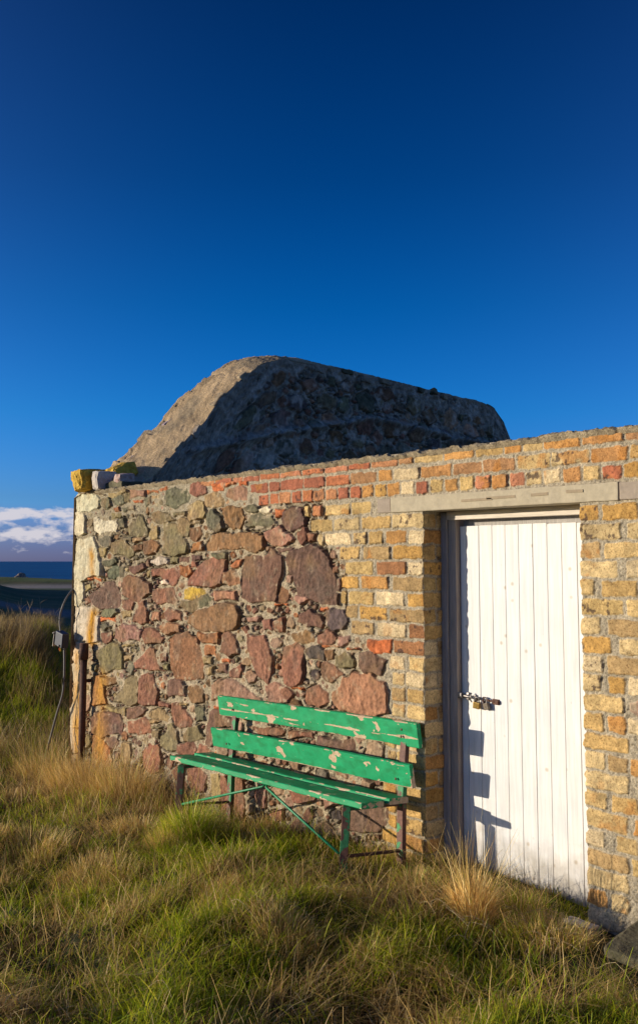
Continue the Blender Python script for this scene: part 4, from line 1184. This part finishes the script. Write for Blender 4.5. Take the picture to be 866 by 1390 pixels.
# bank and rough ground beyond the corner
parts_ = []
x, y, Z_ = ground_pts(110000, 9, 24, .9, -140, 140); k = ~((x > -5.62) & (y > -.015)); x, y, Z_ = x[k], y[k], Z_[k]; n = len(x)
hg = gz(x, y); dd = fbm(x*.9, y*.9, 621, 3)+.5*fbm(x*2.5, y*2.5, 623, 2)+.9*ss(.1, .75, hg)-.45+.25*ss(13, 20, Z_)
isd = rng.random(n) < np.clip(.3+.9*dd, .05, .95); c = np.where(isd[:, None], pick(STR, n)*.62, pick(GRN, n)*.9)
L = np.where(isd, rng.uniform(.12, .40, n), rng.uniform(.08, .2, n))
parts_.append(blades(x, y, hg-.01, L, .005*rng.uniform(.6, 1.4, n), rng.uniform(.1, .75, n), 2*fbm(x*.8, y*.8, 625, 2)+rng.normal(0, 1.1, n), c, rng.uniform(0, .4, n)))
V, Q, Cc = merge(parts_)
tag(link('rough_grass', np_mesh('rough_grass', V, Q, Cc), M_blade), 'rough grass and dead stems covering the bank beyond the corner', 'grass', kind='stuff')
# dead stems as plants on the bank
def stems(name, cx, cy, n, hmin, hmax, spread, label, cat, group=None, tone=1.0, branch=2, wid=.004):
    bm = bmesh.new(); P = []
    zz = float(gz(cx, cy))
    for i in range(n):
        a = random.uniform(0, 6.28); r_ = spread*math.sqrt(random.random())
        bx, by = cx+r_*math.cos(a), cy+r_*math.sin(a); bz = float(gz(bx, by))-.02
        L = random.uniform(hmin, hmax); la = random.uniform(0, 6.28); le = random.uniform(.05, .45)
        pts = [Vector((bx, by, bz))]
        for k in range(1, 6):
            t = k/5; pts.append(Vector((bx+math.cos(la)*le*L*t*t+.012*mn.noise(Vector((i, t*3, 0))), by+math.sin(la)*le*L*t*t, bz+L*t*(1-.15*le*t))))
        tube(bm, pts, [wid*(1-.14*k) for k in range(6)], 4, False)
        for b_ in range(branch):
            k = random.randint(2, 4); s = pts[k]; d = Vector((random.uniform(-1, 1), random.uniform(-1, 1), random.uniform(.5, 1.4))).normalized()*L*random.uniform(.15, .3)
            tube(bm, [s, s+d*.5+Vector((0, 0, .01)), s+d], [wid*.6, wid*.5, wid*.3], 3, False)
    return tag(bm_obj(name, bm, M_stem, None), label, cat, group)
M_stem = simple('dead_stems', (.17, .115, .065), .85, 0, .4, 3, .1, c2=(.33, .24, .13))
for i, (px, py, Z_, n, lb) in enumerate([(22, 870, 13.2, 26, 'brown dead weed stalks on the bank at the left edge of the picture'), (48, 860, 13.6, 30, 'pale dead weed stalks on top of the bank below the sea'), (64, 880, 13.0, 14, 'small cluster of dead weed stalks on the right shoulder of the bank'),
        (90, 850, 15.0, 22, 'dead weed stalks on stony ground just behind the junction box'), (55, 995, 9.9, 12, 'bare grey stalks in the grass left of the lower cable'), (82, 1000, 9.5, 12, 'bare grey stalks right of the lower cable near the corner')]):
    x, y = cw((px-433)/F*Z_, Z_); stems('dead_weed', x, y, n, .22, .62, .35, lb, 'weed', 'dead weeds on the bank')
# separate tufts
names_t = ['tall straw tuft at the foot of the rusty pipe', 'tall straw tuft on the left of the wall foot, right of the pipe', 'low straw tuft below the left wall corner', 'green tuft half hiding the left bench legs', 'short straw tuft left of the green one by the bench',
           'upright golden straw tuft in front of the left side of the white door', 'flattened straw tuft in the middle foreground below the bench', 'sparse straw and green tuft at the foot of the white door', 'sprawling straw tuft in the left foreground', 'straw tuft at the left edge of the foreground',
           'thin straw tuft under the middle of the bench', 'green and straw tuft in front of the stone at the door sill',
           'wide straw tuft below the lower end of the grey cable', 'low straw tuft between the wall corner tufts and the green tuft by the bench', 'small flattened straw tuft in front of the bench front right leg', 'shaggy straw tuft at the left edge level with the wall foot', 'small straw tuft in the foreground left of the flattened one', 'low tuft between the bench and the upright golden tuft']
for (px, py, r_, hh, dry, cnt), lb in zip(tuft_centres(), names_t):
    c0 = on(px, py+8, 2, -.1); 
    if px < 240 and py < 1100: c0 = np.array([on(px, 1000, 1, 0)[0], -.28, 0])
    a = rng.uniform(0, 6.283, cnt); rr = r_*np.sqrt(rng.random(cnt)); x = c0[0]+rr*np.cos(a); y = np.minimum(c0[1]+rr*np.sin(a)*.8, -.04)
    isd = rng.random(cnt) < dry; c = np.where(isd[:, None], pick(STR, cnt)*1.12, pick(GRN, cnt)*1.05)
    c = c*np.array([1.08, 1.12, 1.08]); L = hh*rng.uniform(.5, 1.45, cnt)*(1-.35*(rr/r_)); z = gz(x, y)-.01
    out = rng.uniform(0, .75, cnt)*(.3+.7*rr/r_)
    if px == 642:
        out *= .45; k_ = rng.random(cnt) < .05; L = np.where(k_, rng.uniform(.38, .62, cnt), L); c = c*1.08
    if py < 1100: k_ = rng.random(cnt) < .06; L = np.where(k_, rng.uniform(.35, .55, cnt), L)
    V, Q, Cc = blades(x, y, z, L, .0036*rng.uniform(.5, 1.5, cnt), np.clip(out, 0, .85), a+rng.normal(0, .7, cnt), c, rng.uniform(.05, .45, cnt))
    tag(link('grass_tuft', np_mesh('grass_tuft', V, Q, Cc), M_straw), lb, 'grass tuft', 'tufts of long grass')
# long bent dead straws lying in the foreground
bm = bmesh.new()
for i in range(150):
    px = random.uniform(-40, 900); py = random.uniform(1090, 1400) if i > 45 else random.uniform(1225, 1300)
    if i <= 45: px = random.uniform(600, 840)
    p = on(px, py, 2, -.06)
    if not (p[1] < -.12): continue
    L = random.uniform(.10, .34); a = random.uniform(0, 6.28) if i > 45 else random.choice([3.4, .4])+random.uniform(-.5, .5); bend = random.uniform(-.9, .9)
    pts = []
    x, y = p[0], p[1]; z0 = float(gz(x, y)); hh = random.uniform(.0, .05)
    for k in range(7):
        t = k/6; pts.append((x, y, float(gz(x, y))+.035+hh*math.sin(math.pi*min(1, t*1.15)))); x += math.cos(a+bend*t)*L/6; y += math.sin(a+bend*t)*L/6
    tube(bm, pts, [.0014]*3+[.0012]*3+[.0007], 4, False)
tag(bm_obj('dead_straw', bm, simple('straw_stalk', (.36, .27, .14), .8, 0, .3, 5, .1, c2=(.5, .39, .22)), None), 'loose bleached straw stalks bent over the foreground grass', 'straw', kind='stuff')

# ------------------------------------------------------------------ light
EL, AZ = 7.8, 38.5
d = Vector((math.sin(R(AZ))*math.cos(R(EL)), math.cos(R(AZ))*math.cos(R(EL)), -math.sin(R(EL))))   # travel direction
sd_ = bpy.data.lights.new('sun', 'SUN'); sd_.energy = 3.35; sd_.angle = R(.53); sd_.color = (1.0, .88, .70)
so = bpy.data.objects.new('sun', sd_); col.objects.link(so); so.rotation_euler = d.to_track_quat('-Z', 'Y').to_euler(); so.location = (-8, -8, 6)
w = bpy.data.worlds.new('World'); scene.world = w; w.use_nodes = True; nt = w.node_tree
bg = nt.nodes['Background']; sky = nt.nodes.new('ShaderNodeTexSky'); sky.sky_type = 'NISHITA'; sky.sun_disc = False
sky.sun_elevation = R(EL); sky.sun_rotation = math.atan2(-d.x, -d.y); sky.altitude = 0; sky.air_density = 1.0; sky.dust_density = .6; sky.ozone_density = 4.0
gm = nt.nodes.new('ShaderNodeGamma'); gm.inputs[1].default_value = 1.0; nt.links.new(sky.outputs[0], gm.inputs[0])
hs = nt.nodes.new('ShaderNodeHueSaturation'); hs.inputs['Saturation'].default_value = 1.05; hs.inputs['Hue'].default_value = .525; nt.links.new(gm.outputs[0], hs.inputs['Color'])
# the sky is darkest a right angle away from the sun (deep polarised blue), brighter towards and away from it
tc = nt.nodes.new('ShaderNodeTexCoord'); sx = nt.nodes.new('ShaderNodeSeparateXYZ'); nt.links.new(tc.outputs['Generated'], sx.inputs[0])
dp = nt.nodes.new('ShaderNodeVectorMath'); dp.operation = 'DOT_PRODUCT'; dp.inputs[1].default_value = tuple(-d); nt.links.new(tc.outputs['Generated'], dp.inputs[0])
def mth(op, a, b_):
    q = nt.nodes.new('ShaderNodeMath'); q.operation = op
    for i_, v_ in enumerate((a, b_)):
        if isinstance(v_, (int, float)): q.inputs[i_].default_value = v_
        else: nt.links.new(v_, q.inputs[i_])
    return q.outputs[0]
sq = mth('MULTIPLY', dp.outputs['Value'], dp.outputs['Value']); sn = mth('SUBTRACT', 1.0, sq); pol = mth('POWER', sn, .8)
rp = ramp(nt, sx.outputs['Z'], [(.0, (.38, .40, 1.35)), (.03, (.32, .44, 1.3)), (.06, (.22, .53, 1.12)), (.15, (.06, .57, .92)), (.26, (.010, .46, .69)), (.38, (.003, .32, .48)), (.56, (.002, .19, .29))])
TINT = mixc(nt, pol, (1.0, 1.0, 1.0), rp.outputs[0])
SKYC = mixc(nt, 1.0, hs.outputs[0], TINT, 'MULTIPLY')
# clouds low over the sea
mp = nt.nodes.new('ShaderNodeMapping'); mp.inputs['Scale'].default_value = (1, 1, 2.6); nt.links.new(tc.outputs['Generated'], mp.inputs[0])
cn = noise(nt, mp.outputs[0], 30, 8, .55)
band = ramp(nt, sx.outputs['Z'], [(.002, (.5, .5, .5)), (.02, (.8, .8, .8)), (.035, (.95, .95, .95)), (.052, (1, 1, 1)), (.062, (0, 0, 0))])
mm = nt.nodes.new('ShaderNodeMath'); mm.operation = 'MULTIPLY_ADD'; mm.inputs[1].default_value = .5; mm.inputs[2].default_value = -.5
nt.links.new(band.outputs[0], mm.inputs[0]); ad = nt.nodes.new('ShaderNodeMath'); ad.operation = 'ADD'; nt.links.new(cn, ad.inputs[0]); nt.links.new(mm.outputs[0], ad.inputs[1])
cf = ramp(nt, ad.outputs[0], [(.385, (0, 0, 0)), (.52, (.9, .9, .9))])
CLOUD = mixc(nt, cf.outputs[0], SKYC, (2.9, 2.75, 2.95))
nt.links.new(CLOUD, bg.inputs[0]); bg.inputs[1].default_value = .15

# ------------------------------------------------------------------ camera
cd = bpy.data.cameras.new('camera'); cam = bpy.data.objects.new('camera', cd); col.objects.link(cam); scene.camera = cam
cam.location = Vector(CAM); cam.rotation_euler = (math.pi/2+TAU, 0, A)
cd.sensor_fit = 'HORIZONTAL'; cd.sensor_width = 36; cd.lens = 36*F/866; cd.shift_y = -45/866; cd.clip_end = 60000; cd.clip_start = .05
scene.view_settings.view_transform = 'Standard'; scene.view_settings.look = 'None'; scene.view_settings.gamma = 1
scene.view_settings.use_curve_mapping = False; scene.view_settings.exposure = 0.68
scene.render.engine = 'CYCLES'
